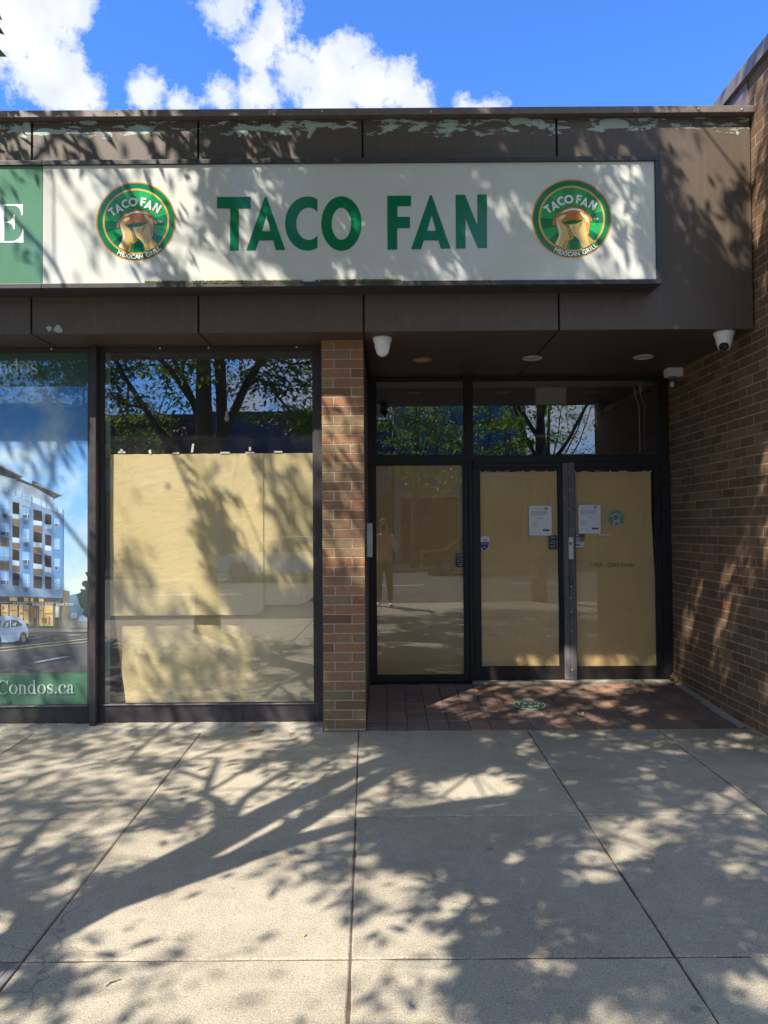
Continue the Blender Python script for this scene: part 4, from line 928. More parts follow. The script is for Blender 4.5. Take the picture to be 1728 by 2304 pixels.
P_('wheel_rims', [[q9(x, y) for (x, y) in ell(345, 235, 34, 48, 0, 350, 24)]], flat('rim', (0.20,0.21,0.23)))
# Didone-style lettering
def serif(word, x0, z0, xh, Y, mat, parent, name):
    """x-height xh; returns nothing. high-contrast roman letters"""
    st = 0.17; th = 0.045; asc = 1.5; parts = []; x = x0; ss = 0
    def E_(cx, cy, rx, ry, a0=0, a1=352, n=36): return [(cx+rx*math.cos(R(a0+(a1-a0)*i/n)), cy+ry*math.sin(R(a0+(a1-a0)*i/n))) for i in range(n+1)]
    def add(loops, w=None):
        parts.append([[(x+u*xh, z0+v*xh) for u, v in lp] for lp in loops])
    def bar(a, b_, c, d): return [(a,b_),(c,b_),(c,d),(a,d)]
    for ch in word:
        if ch == 'o': add([E_(.5,.5,.47,.52), E_(.5,.5,.27,.475)]); adv = 1.05
        elif ch == 'c':
            add([E_(.5,.5,.46,.52,42,318)+E_(.54,.5,.28,.475,-48,-312)[::1]]); add([E_(.76,.74,.115,.115)]); adv = .93
        elif ch == 'C':
            add([E_(.72,.73,.68,.77,38,322)+E_(.78,.73,.46,.715,-42,-318)]); add([[(1.24,1.5),(1.3,1.5),(1.3,1.02),(1.25,1.02),(1.13,1.28),(1.2,1.33)]]); adv = 1.42
        elif ch in 'nm':
            add([bar(.12,.05,.12+st,.93)]); add([[(0,.98),(.12+st,1.0),(.12+st,.9),(0,.92)]]); add([bar(0,0,.42,.05)])
            add([E_(.52,.62,.30,.38,0,150)[::1]+E_(.47,.60,.17,.33,140,0)]); add([bar(.65,.05,.82,.64)]); add([bar(.54,0,.95,.05)]); adv = 1.02
        elif ch == 'd':
            add([E_(.44,.5,.42,.52), E_(.46,.5,.24,.465)]); add([bar(.66,.05,.66+st,1.5)]); add([[(.52,1.47),(.66+st,1.53),(.66+st,1.45),(.52,1.42)]]); add([bar(.66,0,.98,.06)]); adv = 1.07
        elif ch == 's':
            path = curve_through([(.66,.80),(.52,.95),(.34,.97),(.17,.87),(.14,.72),(.27,.58),(.48,.47),(.64,.35),(.66,.2),(.52,.05),(.33,.02),(.14,.14)], 5, False)
            add([ribbon(path, lambda t: .035+.065*math.exp(-((t-.5)/.22)**2))]); add([bar(.62,.66,.68,.99)]); add([bar(.07,.0,.13,.34)]); adv = .82
        elif ch == '.': add([E_(.2,.1,.125,.125)]); adv = .46
        elif ch == 'a':
            add([bar(.52,.1,.70,.66)]); add([E_(.42,.66,.28,.36,0,165)+E_(.40,.64,.12,.31,165,0)]); add([E_(.20,.74,.10,.10)])
            add([E_(.32,.27,.28,.29), E_(.38,.27,.15,.22)]); add([[(.52,.15),(.60,.0),(.78,-.01),(.90,.08),(.88,.12),(.78,.07),(.70,.12)]]); adv = .92
        elif ch == 'l': add([bar(.12,.05,.29,1.5)]); add([bar(0,0,.42,.05)]); adv = .5
        x += adv*xh
    merged(name, [(lp, Y-0.00012*(i % 4)) for i, lp in enumerate(parts)], mat, parent); return x
lay[0] += 2
gx, gz = q9(0, 1020); cw = 1.42*0.078
lw = flat('lett', (0.66,0.80,0.72)); 
serif('Condos.ca', q9(-40, 0)[0], q9(0,1024)[1], 0.0735, PB-0.00025*lay[0], lw, po, 'web_lettering')
kx = KD
x0_, z0_ = ps(0, 770+572/7.9, PB)
serif('Condos', ps(-40,0,PB)[0]-0.045, z0_, 0.083, PB-0.00025*lay[0], flat('lett2', (0.55,0.62,0.56)), po, 'heading_lettering')

# ================================================================ NOTICES AND STICKERS on the doors
GYF = 7.0935                              # just in front of the door glass
def notice(dx0, dy0, dx1, dy1, label, Y=7.090):
    x0, z1 = at(dx0, dy0, Y); x1, z0 = at(dx1, dy1, Y); w_, h_ = x1-x0, z1-z0
    r = empty('notice', (x0, Y, z0), label, 'notice', 'closing notices on the doors')
    def U(u, v): return (x0+u*w_, z0+v*h_)
    loops_mesh('sheet', [[U(0,0.005),U(1,0),U(1,.995),U(.0,1)]], Y, M['paper'], r, 0.0005)
    heads = [[U(.11,.885),U(.62,.885),U(.62,.898),U(.11,.898)]]
    for k, e_ in enumerate((.80,.79,.81,.78,.80,.74,.30)): heads.append([U(.11,.815-.024*k),U(e_,.815-.024*k),U(e_,.824-.024*k),U(.11,.824-.024*k)])
    heads.append([U(.38,.565),U(.60,.565),U(.60,.58),U(.38,.58)])
    for k, e_ in enumerate((.40,.30,0,.36,.38)):
        if e_: heads.append([U(.11,.43-.028*k),U(e_,.43-.028*k),U(e_,.44-.028*k),U(.11,.44-.028*k)])
    loops_mesh('text_lines', heads, Y-0.0006, M['grey_ink'], r, 0.0003)
    loops_mesh('caption_bar', [[U(.61,.15),U(.90,.15),U(.90,.21),U(.61,.21)]], Y-0.0006, M['ink'], r, 0.0003)
    cx, cz = U(.76,.905); loops_mesh('round_stamp', [circle(cx, cz, w_*.062, 24)], Y-0.0006, M['dgreen'], r, 0.0003)
    loops_mesh('stamp_centre', [circle(cx, cz, w_*.03, 16)], Y-0.0010, M['skinlogo3'], r, 0.0003)
    for (u, v) in ((0,0.02),(1,0.02),(0,.98),(1,.98)):
        cx, cz = U(u, v); loops_mesh('tape', [[(cx-.012,cz-.008),(cx+.012,cz-.006),(cx+.011,cz+.008),(cx-.012,cz+.007)]], Y-0.0014, M['cream'], r, 0.0003)
notice(1142.5, 1092.5, 1192, 1157, 'white printed notice on the left door leaf above a dark sticker')
notice(1249, 1090.5, 1298, 1153, 'white printed notice on the right door leaf beside the round green sticker')
ex, ez = at(1330.5, 1119.5, GYF)
rs = empty('round_sticker', (ex, GYF, ez), 'round pale green and cream emblem sticker on the right door leaf', 'sticker')
loops_mesh('disc', [circle(ex, ez, 0.090)], GYF-0.0003, M['skinlogo3'], rs, 0.0004)
old = {k: M[k] for k in ('gold','orange','green','lgreen','lgreen2','dgreen','skinlogo','outline')}
pale = simple('faded_green', (0.16,0.29,0.17), 0.5); crm = simple('faded_cream', (0.52,0.53,0.42), 0.5)
for k in ('green','lgreen','lgreen2','dgreen'): M[k] = pale
for k in ('gold','orange','skinlogo'): M[k] = crm
emblem(ex, ez, 0.086, GYF-0.0006, rs, 'emblem', True, 0.0002)
M.update(old)
# purple and white shield
ex, ez = at(1046.5, 1175, GYF)
sh = empty('shield_sticker', (ex, GYF, ez), 'small purple and white shield shaped sticker low on the left door leaf', 'sticker')
def shield(s): return curve_through([(ex-.052*s,ez+.060*s),(ex,ez+.074*s),(ex+.052*s,ez+.060*s),(ex+.050*s,ez+.0*s),(ex+.036*s,ez-.04*s),(ex,ez-.076*s),(ex-.036*s,ez-.04*s),(ex-.050*s,ez+.0*s)], 5)
loops_mesh('backing', [shield(1.0)], GYF-0.0002, M['white'], sh, 0.0004)
full = shield(0.88); top = ez+0.018
loops_mesh('purple_field', [[(x, min(z, top)) for x, z in full]], GYF-0.0007, simple('purple_print', (0.07,0.03,0.20), 0.4), sh, 0.0003)
loops_mesh('print_lines', [rect(ex-.030,ez+.040,ex-.016,ez+.044), rect(ex-.010,ez+.036,ex+.034,ez+.044), rect(ex-.008,ez+.024,ex+.030,ez+.029)], GYF-0.0007, M['ink'], sh, 0.0003)
loops_mesh('white_mark', [ribbon([(ex-.012,ez-.03),(ex,ez-.042),(ex+.014,ez-.034)], .003), rect(ex-.03,ez+.004,ex+.03,ez+.006), rect(ex-.026,ez-.004,ex+.026,ez-.002)], GYF-0.0011, M['white'], sh, 0.0003)
def card(dx0, dy0, dx1, dy1, name, label, mat, lines=(), lm='grey_ink', cat='sticker', group=None):
    x0, z1 = at(dx0, dy0, GYF); x1, z0 = at(dx1, dy1, GYF)
    r = empty(name, (x0, GYF, z0), label, cat, group)
    loops_mesh('card', [rect(x0, z0, x1, z1)], GYF-0.0003, M[mat] if isinstance(mat, str) else mat, r, 0.0005)
    if lines: loops_mesh('print', [rect(x0+(x1-x0)*a, z0+(z1-z0)*b_, x0+(x1-x0)*c, z0+(z1-z0)*d) for a, b_, c, d in lines], GYF-0.0008, M[lm] if isinstance(lm, str) else lm, r, 0.0003)
    return r
dk = simple('dark_card_print', (0.035,0.042,0.04), 0.4)
LN = [(.15,.82,.8,.88),(.2,.72,.6,.75),(.2,.55,.85,.60),(.15,.4,.45,.48),(.55,.40,.8,.46),(.2,.22,.8,.27),(.25,.1,.7,.15)]
card(1185, 1156, 1203, 1187, 'dark_sticker', 'small black sticker with faint grey print under the left notice', dk, LN)
card(985, 1195, 1003, 1225, 'dark_sticker', 'small black sticker with faint grey print at the edge of the side window', dk, LN)
card(1242.5, 1152, 1251, 1160, 'card_sticker', 'tiny blue square payment sticker beside the lock plate', simple('blue_print', (0.03,0.13,0.40), 0.4), [(.2,.35,.8,.6)], 'paper', 'sticker', 'payment stickers')
card(1253, 1152, 1263, 1160, 'card_sticker', 'tiny dark red and orange payment sticker beside the blue one', simple('maroon_print', (0.10,0.02,0.01), 0.4), [(.2,.3,.5,.7),(.55,.3,.8,.7)], 'orange2', 'sticker', 'payment stickers')
card(1242.5, 1162, 1251, 1168, 'card_sticker', 'tiny white payment sticker lettered in blue below the blue one', 'paper', [(.1,.3,.9,.65)], simple('navy_print', (0.03,0.05,0.2), 0.4), 'sticker', 'payment stickers')
card(1254, 1162, 1263, 1168, 'card_sticker', 'tiny yellow payment sticker with a black tick', simple('yellow_print', (0.35,0.28,0.05), 0.4), [(.2,.2,.5,.8)], 'ink', 'sticker', 'payment stickers')
card(1242, 1171, 1262.5, 1182, 'white_sticker', 'small white rectangular sticker with black symbols by the lock plate', 'paper', [(.1,.25,.25,.6),(.3,.25,.5,.6),(.6,.2,.95,.28),(.6,.4,.9,.48),(.1,.75,.8,.82)], 'ink')
card(1293, 1153.5, 1317.5, 1157, 'tape_strip', 'short white tape strip below the right notice', 'tape', cat='tape')
card(1326, 1449, 1342, 1454, 'door_label', 'small white label on the bottom rail of the right door', 'paper', [(.1,.3,.9,.6)], 'grey_ink', 'label')
ax, az = at(1273, 1225, GYF)
tag(text_mesh('street_address', '11955 - 224th Street', ax, az, 0.066, GYF-0.0004, simple('etched_grey', (0.20,0.17,0.12), 0.5), None, thick=0.0004, sx=0.80), 'grey lettering of the street address on the right door glass', 'lettering')

# ================================================================ FIXTURES
def sec_cam(x, y, face, label):
    r = empty('security_camera', (x, y, ZF0), label, 'security camera', 'security cameras under the canopy')
    MB().lathe([(0.074,0),(0.076,-0.006),(0.075,-0.022),(0.070,-0.030),(0.066,-0.034),(0.057,-0.088),(0.050,-0.098)], (x, y, ZF0), (0,0,1), 36).build('housing', M['white'], r, smooth=True)
    c = (x, y, ZF0-0.098)
    MB().ball(c, 0.052, 20).build('dome', M['white'], r, smooth=True)
    f = Vector(face).normalized(); p = Vector(c)+f*0.030
    ln = MB().lathe([(0.036,0),(0.036,0.014),(0.031,0.020),(0.002,0.023)], p, f, 28).build('lens_cover', M['lens'], r, smooth=True)
    s = f.orthogonal().normalized()
    for k in (0.5, 2.6): 
        q = p+f*0.0215+(Matrix.Rotation(k, 3, f)@s)*0.016; MB().ball(q, 0.0042, 8).build('infrared_light', M['steel'], ln)
    MB().tube([(x+0.02, y, ZF0-0.05),(x+0.055, y-0.0, ZF0-0.05)], 0.002, 6)
    MB().lathe([(0.078,0),(0.078,-0.003)], (x, y, ZF0+0.0005), (0,0,1), 36).build('mounting_ring', M['ceiling'], r)
sec_cam(at(826,727,5.60)[0], 5.60, (0.55,0.75,-0.6), 'white dome camera on the soffit right of the brick pier, lens turned away')
sec_cam(2.655, 5.50, (-0.42,-0.72,-0.62), 'white dome camera in the right corner with its black lens showing')
for k, (dx, dy, lab) in enumerate(((912.5,777,'left recessed ceiling light with an amber glowing trim'),(1150,773.5,'middle recessed ceiling light across the soffit joint'),(1390,771,'right recessed ceiling light nearest the brick side wall'))):
    # depth where this pixel meets the soffit
    d = pdir(dx*KD, dy*KD); t = (ZF0-0.002-1.6)/d.z; x, y = d.x*t, d.y*t
    r = empty('ceiling_light', (x, y, ZF0), lab, 'ceiling light', 'recessed lights in the soffit')
    MB().lathe([(0.088,-0.001),(0.088,-0.006),(0.078,-0.009),(0.070,-0.004),(0.062,0.0)], (x, y, ZF0), (0,0,1), 36).build('trim_ring', M['cream'] if k else simple('amber_trim', (0.42,0.22,0.08), 0.4), r, smooth=True)  # first fixture has a plain amber trim and diffuser, no emission
    MB().lathe([(0.064,-0.0015),(0.03,-0.0035),(0.002,-0.004)], (x, y, ZF0), (0,0,1), 28).build('diffuser', M['beige'] if k else simple('amber_glass', (0.5,0.26,0.09), 0.3), r, smooth=True)
# jar lamp on the side wall
wl = empty('wall_lamp', (2.74, 6.75, 2.9), 'white junction box with a glass jar lamp high in the corner by the side wall', 'lamp')
bx, bz = 2.765, 3.10
MB().box(bx-0.062, XW-0.0, 6.72, 6.82, 3.025, 3.104, 0.004).build('junction_box', M['white'], wl)
MB().lathe([(0.040,0),(0.042,-0.012),(0.042,-0.02)], (bx-0.0, 6.77, 3.024), (0,0,1), 24).build('collar', M['ceiling'], wl)
jg = glass('jar_glass', 1.6, (0.85,0.88,0.86), 0.0)
MB().lathe([(0.036,0),(0.040,-0.03),(0.034,-0.07),(0.015,-0.088),(0.001,-0.09)], (bx, 6.77, 3.004), (0,0,1), 24).build('glass_jar', jg, wl, smooth=True)
MB().ball((bx, 6.77, 2.955), 0.022, 12, (1,1,1.3)).build('bulb', M['white'], wl)
# pale strap plate on the side of the pier
x_ = PX1+0.001; z0, z1 = Z(1203,6.4,798), Z(1130,6.4,798)
hd = empty('side_bracket', (x_, 6.4, z0), 'long pale cream plastic plate fixed on the inner side of the brick pier', 'bracket')
MB().box(x_, x_+0.048, 6.37, 6.43, z0, z1, 0.004).build('plate', M['cream'], hd)
MB().box(x_+0.0485, x_+0.052, 6.385, 6.42, z0+0.10, z1-0.07, 0.001).build('slot_cover', M['steel'], hd)
# red tag on the brick wall
rt = tag(MB().box(XW-0.006, XW+0.001, 5.975, 6.0, 0.905, 0.985, 0.002).build('reflector', simple('red_reflector', (0.55,0.10,0.07), 0.35)), 'small red plastic tag stuck on the brown brick side wall', 'reflector')
# hanging bulbs seen through the display window
for (dx, dy, lab) in ((250,884,'hanging bare bulb near the left side of the display window'),(490,902,'hanging bare bulb in the middle of the display window'),(665,877,'hanging bare bulb near the right side of the display window')):
    x, z = at(dx, dy, 6.3); r = empty('hanging_bulb', (x, 6.3, z), lab, 'bulb', 'bulbs hanging in the display window')
    MB().tube([(x, 6.3, 3.06), (x+0.004, 6.3, 2.6), (x, 6.3, z+0.05)], 0.0022, 6).build('cord', M['cream'], r)
    MB().lathe([(0.012,0.055),(0.014,0.02),(0.012,0.012)], (x, 6.3, z), (0,0,1), 14).build('socket', M['white'], r)
    MB().ball((x, 6.3, z-0.008), 0.023, 14, (1,1,1.25)).build('bulb', M['white'], r, smooth=True)
# blank-backed exit box behind the transom
x0, z1 = at(1157, 836, 7.5); x1, z0 = at(1222, 873, 7.5)
eb = empty('exit_box', ((x0+x1)/2, 7.5, z0), 'plain beige back of a box hanging from the ceiling behind the transom glass', 'box')
MB().box(x0, x1, 7.47, 7.53, z0, z1, 0.004).build('housing', M['beige'], eb)
MB().box(x0+0.08, x1-0.09, 7.48, 7.52, z1+0.0005, 3.10, 0.003).build('canopy_mount', M['beige'], eb)
for k, dx in enumerate((1380, 1392)):
    x = X(dx, 7.6, 850); zt_ = 3.09; zb_ = Z(978, 7.6, dx)
    tag(MB().tube([(x-0.05, 7.6, zt_), (x-0.035, 7.6, zt_-0.10), (x, 7.6, zt_-0.2), (x+0.002, 7.6, zb_)], 0.006, 8).build('conduit', M['cream'], smooth=True), ('left' if k == 0 else 'right')+' of two thin pale conduits bending down behind the transom glass', 'conduit', 'conduits')
# round green sticker on the paving
d = pdir(1143*KD, 1522.5*KD); fy = 6.19
for _ in range(20):
    t = (rz(fy)+0.003-1.6)/d.z; fy = d.y*t
fx = d.x*t; slope = math.atan2(ZR, 7.0-YW)
fs_ = empty('floor_sticker', (fx, fy, rz(fy)+0.003), 'scuffed round green sticker with worn white lettering on the paving', 'sticker')
def floor_mesh(name, loops, h, mat):
    o = loops_mesh(name, loops, 0, mat, None, 0.0004)
    for v in o.data.vertices:
        x, y, z = v.co; v.co = (x, z*math.cos(slope)-0*y, z*math.sin(slope)+h-y)
    o.parent = fs_; return o
floor_mesh('disc', [circle(0, 0, 0.146, 48)], 0.0012, M['green'])
wl_ = []
rr = random.Random(11)
def glyphs(txt, z, size, w0):
    cu = []
    for i, ch in enumerate(txt):
        if ch == ' ': continue
        px = -w0/2+w0*(i+0.5)/len(txt)
        for lp in UL[ch]: cu.append([(px+u*size*0.8, z+v*size) for u, v in lp])
    return cu
floor_mesh('worn_lettering', glyphs('TACO', 0.012, 0.062, 0.22), 0.0022, M['letterwhite'])
floor_mesh('worn_lettering', glyphs('FAN', -0.072, 0.062, 0.17), 0.0022, M['letterwhite'])
floor_mesh('rim_line', [circle(0,0,0.138,40), circle(0,0,0.132,40)], 0.0022, M['letterwhite'])

# ================================================================ TREES
# how much of each patch of street and shop front the street tree shades (rows: display height, columns: width/8)
SH_Y = [250, 340, 430, 520, 610, 720, 830, 960, 1090, 1220, 1360, 1470, 1530, 1600, 1650, 1700, 1770, 1850, 1940, 2010, 2070, 2130, 2190]
SH = [
 [.40,.55,.80,.85,.90,.85,.75,.25],
 [.40,.50,.75,.80,.90,.88,.75,.50],
 [.45,.45,.60,.80,.85,.88,.65,.70],
 [.35,.50,.60,.70,.80,.80,.60,.75],
 [.35,.45,.60,.65,.75,.70,.75,.80],
 [.35,.40,.50,.60,.80,.80,.80,.80],
 [.35,.40,.50,.60,.80,.80,.80,.80],
 [.35,.35,.45,.55,.80,.80,.85,.80],
 [.25,.30,.60,.50,.80,.80,.85,.80],
 [.45,.40,.60,.60,.80,.80,.85,.80],
 [.45,.45,.55,.60,.75,.60,.60,.80],
 [.50,.50,.55,.60,.60,.50,.50,.85],
 [.50,.45,.55,.65,.70,.55,.75,.95],
 [.35,.50,.55,.55,.75,.70,.75,.75],
 [.30,.50,.50,.65,.75,.75,.80,.75],
 [.15,.35,.45,.65,.50,.75,.75,.70],
 [.30,.65,.50,.45,.80,.85,.50,.65],
 [.65,.40,.40,.60,.85,.85,.60,.80],
 [.50,.15,.20,.45,.65,.60,.85,.85],
 [.40,.10,.12,.30,.35,.50,.85,.80],
 [.50,.25,.20,.25,.45,.50,.45,.75],
 [.65,.55,.15,.15,.50,.45,.35,.85],
 [.50,.50,.20,.10,.55,.30,.25,.85]]
# (x, y, rx, ry, shade) patches that stand out
SPOTS = [(1040,1705,95,38,.05),(1010,1945,60,32,.25),(1290,1870,70,40,.15),(1370,1830,60,25,.1),(800,1990,45,55,.85),(960,2060,60,25,.8),(1340,2090,90,45,.75),(1060,2120,70,90,.75),
 (160,1690,170,28,.05),(490,1680,90,22,.05),(400,1970,260,45,.04),(650,2010,90,60,.06),(850,1915,60,40,.15),(180,1930,60,40,.5),(480,2040,90,40,.6),(100,2120,90,40,.7),
 (330,1120,55,110,.06),(520,1080,40,100,.15),(430,1150,40,120,.8),(120,1100,70,150,.10),(1560,330,60,70,.05),(250,640,160,60,.1),(330,400,60,40,.1),(130,430,45,120,.15),(740,960,30,60,.2),(1150,1850,160,60,.95),(1000,1830,120,40,.9),(330,1830,90,22,.1),(620,1950,60,40,.1)]
def shade_at(x, y):
    for (sx, sy, rx, ry, v) in SPOTS:
        if ((x-sx)/rx)**2+((y-sy)/ry)**2 < 1: return v
    c = min(7, max(0, x/207.4-0.5)); i = int(c); fc = c-i; i2 = min(7, i+1)
    y = min(max(y, SH_Y[0]), SH_Y[-1]); j = 0
    while j < len(SH_Y)-2 and SH_Y[j+1] < y: j += 1
    fy_ = (y-SH_Y[j])/(SH_Y[j+1]-SH_Y[j])
    a = SH[j][i]*(1-fc)+SH[j][i2]*fc; b_ = SH[j+1][i]*(1-fc)+SH[j+1][i2]*fc
    return a*(1-fy_)+b_*fy_
E1 = SUND.orthogonal().normalized(); E2 = SUND.cross(E1)
def sun_hit(p):
    """where the shadow of point p falls"""
    d = SUND; best = None
    def cand(t, ok):
        nonlocal best
        if t > 0.01:
            q = p+d*t
            if ok(q) and (best is None or t < best[0]): best = (t, q)
    cand((5.21-p.y)/d.y, lambda q: SZ0 < q.z < SZ1 and q.x < SX1)
    cand((5.41-p.y)/d.y, lambda q: ZF0 < q.z < 4.8 and q.x < 2.85)
    cand((5.72-p.y)/d.y, lambda q: 0 < q.z < ZF0 and q.x < PX1)
    cand((7.09-p.y)/d.y, lambda q: 0 < q.z < ZF0 and PX1 < q.x < 2.85)
    cand((XW-p.x)/d.x, lambda q: q.y > 4.6 and q.z < 5.1 and q.z > 0)
    cand((0-p.z)/d.z, lambda q: True)
    return best[1] if best else None
def wanted(p):
    for hz in (0.3, 1.1, 1.6):            # the sun reaches the person with the phone
        t = (p.z-hz)/-SUND.z; q = p+SUND*t
        if t > 0 and abs(q.x) < 0.30 and -0.75 < q.y < -0.1: return 0.1, True
    q = sun_hit(p)
    if q is None: return 0.6, False
    a = q.dot(E1); b_ = q.dot(E2)           # position across the sunbeams: gaps stay open through the whole crown
    n = mnoise.noise(Vector((a*6.0, b_*6.0, 4.2))); m_ = mnoise.noise(Vector((a*2.2, b_*2.2, 9.1)))
    s_ = proj(q)
    if s_ is None or not (-40 < s_[0] < 1700 and 200 < s_[1] < 2250): return (0.15 if n > 0.26 else 0.86), False
    v = shade_at(*s_); v = v*(1.18 if s_[1] < 640 or v > 0.3 else 1.0)
    v = min(0.94, max(0.03, v+0.55*m_*(1-abs(2*v-1))))
    if n > 0.24+0.22*max(0, v-0.6): v *= 0.22
    elif n < -0.30 and v > 0.2: v = min(0.94, v+0.25)
    return v, True
def in_view(p, m=0.12):
    if p.y < -0.15: return False
    if p.y < 0.05: return (Vector(p)-Vector((0,0,1.6))).length < 0.9
    u = abs(p.x)/p.y; v = (p.z-1.6)/p.y
    return u < 0.545+m/p.y and v < 0.755+m/p.y
def leaf_quads(vs, fs, c, n, spread, size, rn, filt=False):
    """a spray of pointed leaflets, each one folded slightly along its midrib"""
    for _ in range(n):
        p = c+Vector((rn.gauss(0, spread), rn.gauss(0, spread), rn.gauss(0, spread*0.45)))
        if in_view(p): continue
        if filt:
            s_, ins = wanted(p)
            if rn.random() > (-math.log(max(1-min(s_, .94), .02))/2.6)**1.25: continue
        a = rn.uniform(0, 6.283); tl = rn.uniform(-0.75, 0.15)
        d = Vector((math.cos(a)*math.cos(tl), math.sin(a)*math.cos(tl), math.sin(tl))); s_ = d.cross(Vector((rn.gauss(0,.35), rn.gauss(0,.35), 1))).normalized()
        l = size*rn.uniform(0.65, 1.25); w_ = l*0.21; dn = Vector((0,0,-1))
        b = len(vs); q = p+d*l*0.45
        vs += [p[:], (q+s_*w_-dn*0.0)[:], (p+d*l+dn*l*0.16)[:], (q-s_*w_)[:], (q+dn*w_*0.35)[:]]
        fs += [(b, b+4, b+1), (b+1, b+4, b+2), (b, b+3, b+4), (b+3, b+2, b+4)]
def tree(label, stems, crown, n_att, seed, leaves=34, spread=0.17, size=0.105, filt=True, extra=(), group=None, quick=False):
    rn = random.Random(seed); base = stems[0][0][0]
    root = empty('street_tree', base, label, 'tree', group)
    nodes = []; par = []; rad0 = []
    for st in stems:
        prev = None
        pts = []
        for i in range(len(st)-1):
            (p, r), (q, r2_) = st[i], st[i+1]; k = max(1, int((Vector(q)-Vector(p)).length/0.35))
            for t in range(k): pts.append((Vector(p).lerp(Vector(q), t/k), r+(r2_-r)*t/k))
        pts.append((Vector(st[-1][0]), st[-1][1]))
        for i, (p, r) in enumerate(pts):
            if i == 0 and nodes:
                j = min(range(len(nodes)), key=lambda k: (nodes[k]-p).length); prev = j; 
                if (nodes[j]-p).length < 0.05: continue
            nodes.append(p); par.append(prev if prev is not None else -1); rad0.append(r); prev = len(nodes)-1
    fixed = len(nodes)
    # crown attractors, thinned where the photograph's light comes through
    att = []; tries = 0
    while len(att) < n_att and tries < n_att*12:
        tries += 1; (cx, cy, cz), (rx, ry, rz_) = crown
        v = Vector((rn.uniform(-1,1), rn.uniform(-1,1), rn.uniform(-1,1)))
        if v.length > 1 or v.length < 0.25: continue
        lump = 1+0.18*mnoise.noise(v*2.3+Vector((seed, 0, 0)))
        p = Vector((cx+v.x*rx*lump, cy+v.y*ry*lump, cz+v.z*rz_*lump))
        if in_view(p, 0.45): continue
        if mnoise.noise(p*0.9+Vector((0, seed, 0))) < -0.28: continue
        if filt:
            s_, inside = wanted(p)
            k = -math.log(max(1-min(s_, .93), .02))/-math.log(.07)
            if rn.random() > k**0.75: continue
        att.append(p)
    att += [Vector(e) for e in extra]
    c0 = Vector(stems[0][-1][0])
    att.sort(key=lambda p: min((p-nodes[k]).length for k in range(0, fixed, 2)))
    arr = np.zeros((len(nodes)+len(att)*14, 3)); nn = len(nodes)
    for i, p in enumerate(nodes): arr[i] = p
    tips = []
    for p in att:
        dd = np.linalg.norm(arr[:nn]-np.array(p), axis=1)
        pen = np.maximum(0, arr[:nn, 2]-(p.z+0.15))*1.5
        if filt and p.z > 3.9: pen = pen+np.where(arr[:nn, 2] < 4.0, 1.1, 0.0)
        j = int(np.argmin(dd+pen)); q = Vector(arr[j]); dist = (p-q).length; k = max(1, min(12, int(dist/0.28)))
        prev = j; mid = (p+q)/2+Vector((rn.gauss(0,.06), rn.gauss(0,.06), rn.gauss(.06,.05)))*dist
        for t in range(1, k+1):
            u = t/k; pt = q*(1-u)**2+mid*2*u*(1-u)+p*u*u
            arr[nn] = pt; nn += 1; nodes.append(pt); par.append(prev); rad0.append(0); prev = len(nodes)-1
        tips.append(prev)
    # pipe-model radii
    cnt = [0]*len(nodes)
    for t in tips:
        j = t
        while j >= fixed: cnt[j] += 1; j = par[j]
    child = {}
    for i, p in enumerate(par): child.setdefault(p, []).append(i)
    def rad(i): return rad0[i] if i < fixed else min(0.021, 0.0045*max(1, cnt[i])**0.45)
    trunk = MB(); br = MB(); ns = 10
    def chain(i, mb, n):
        j = par[i]; pts = [nodes[j]] if j >= 0 else []; rs = [min(rad(i), rad(j))*1.0] if j >= 0 else []
        cur = i
        while True:
            pts.append(nodes[cur]); rs.append(rad(cur)); ch = child.get(cur, [])
            same = [c for c in ch if (c < fixed) == (i < fixed) and (i >= fixed or c == cur+1)]
            nxt_ = max(same, key=lambda c: rad(c)) if same else None
            for c in ch:
                if c != nxt_: queue.append(c)
            if nxt_ is None: break
            cur = nxt_
        if len(pts) > 1: mb.tube(pts, rs, n, cap=True)
    queue = [0]
    if 0 in child.get(-1, []):
        pass
    while queue:
        i = queue.pop(); chain(i, trunk if i < fixed else br, ns if i < fixed else (4 if rad(i) < 0.012 else 6))
    # bark roughness on the stems
    trunk.v = [tuple(Vector(v)+Vector((mnoise.noise(Vector(v)*6)*.012, mnoise.noise(Vector(v)*6+Vector((9,0,0)))*.012, 0))) for v in trunk.v]
    if filt: br.tube([(-2.2,2.1,4.9),(-1.7,2.05,4.3),(-1.3,2.0,3.6),(-1.135,2.0,3.15),(-1.13,2.0,2.9)], [.018,.012,.007,.003,.002], 5)
    trunk.build('trunk', M['bark'], root, smooth=True); br.build('branches', M['bark'], root)
    vs = []; fs = []
    for t in tips:
        p = nodes[t]
        if filt and not in_view(p, 0.6):
            pass
        leaf_quads(vs, fs, p, leaves if not (filt and p.y < -.7 and p.z < 3.05) else 34, spread*(1 if p.z > 3.05 else .75), size, rn, filt and not (p.y < -.7 and p.z < 3.05))
        j = par[t]
        if j >= fixed and rn.random() < 0.6: leaf_quads(vs, fs, nodes[j], leaves//2, spread*0.8, size, rn, filt)
    if filt:                              # a sprig hanging just into the upper left corner of the view
        for k in range(9):
            p = Vector((-1.13+0.02*rn.random(), 2.0, 3.13-0.026*k)); d = Vector((rn.uniform(.3,1), rn.uniform(-.6,.6), rn.uniform(-.9,-.2))).normalized(); l = 0.045; b = len(vs)
            s2 = d.cross(Vector((0,1,.2))).normalized(); vs += [p[:], (p+d*l*.45+s2*l*.25)[:], (p+d*l)[:], (p+d*l*.45-s2*l*.25)[:], (p+d*l*.45)[:]]; fs += [(b,b+4,b+1),(b+1,b+4,b+2),(b,b+3,b+4),(b+3,b+2,b+4)]
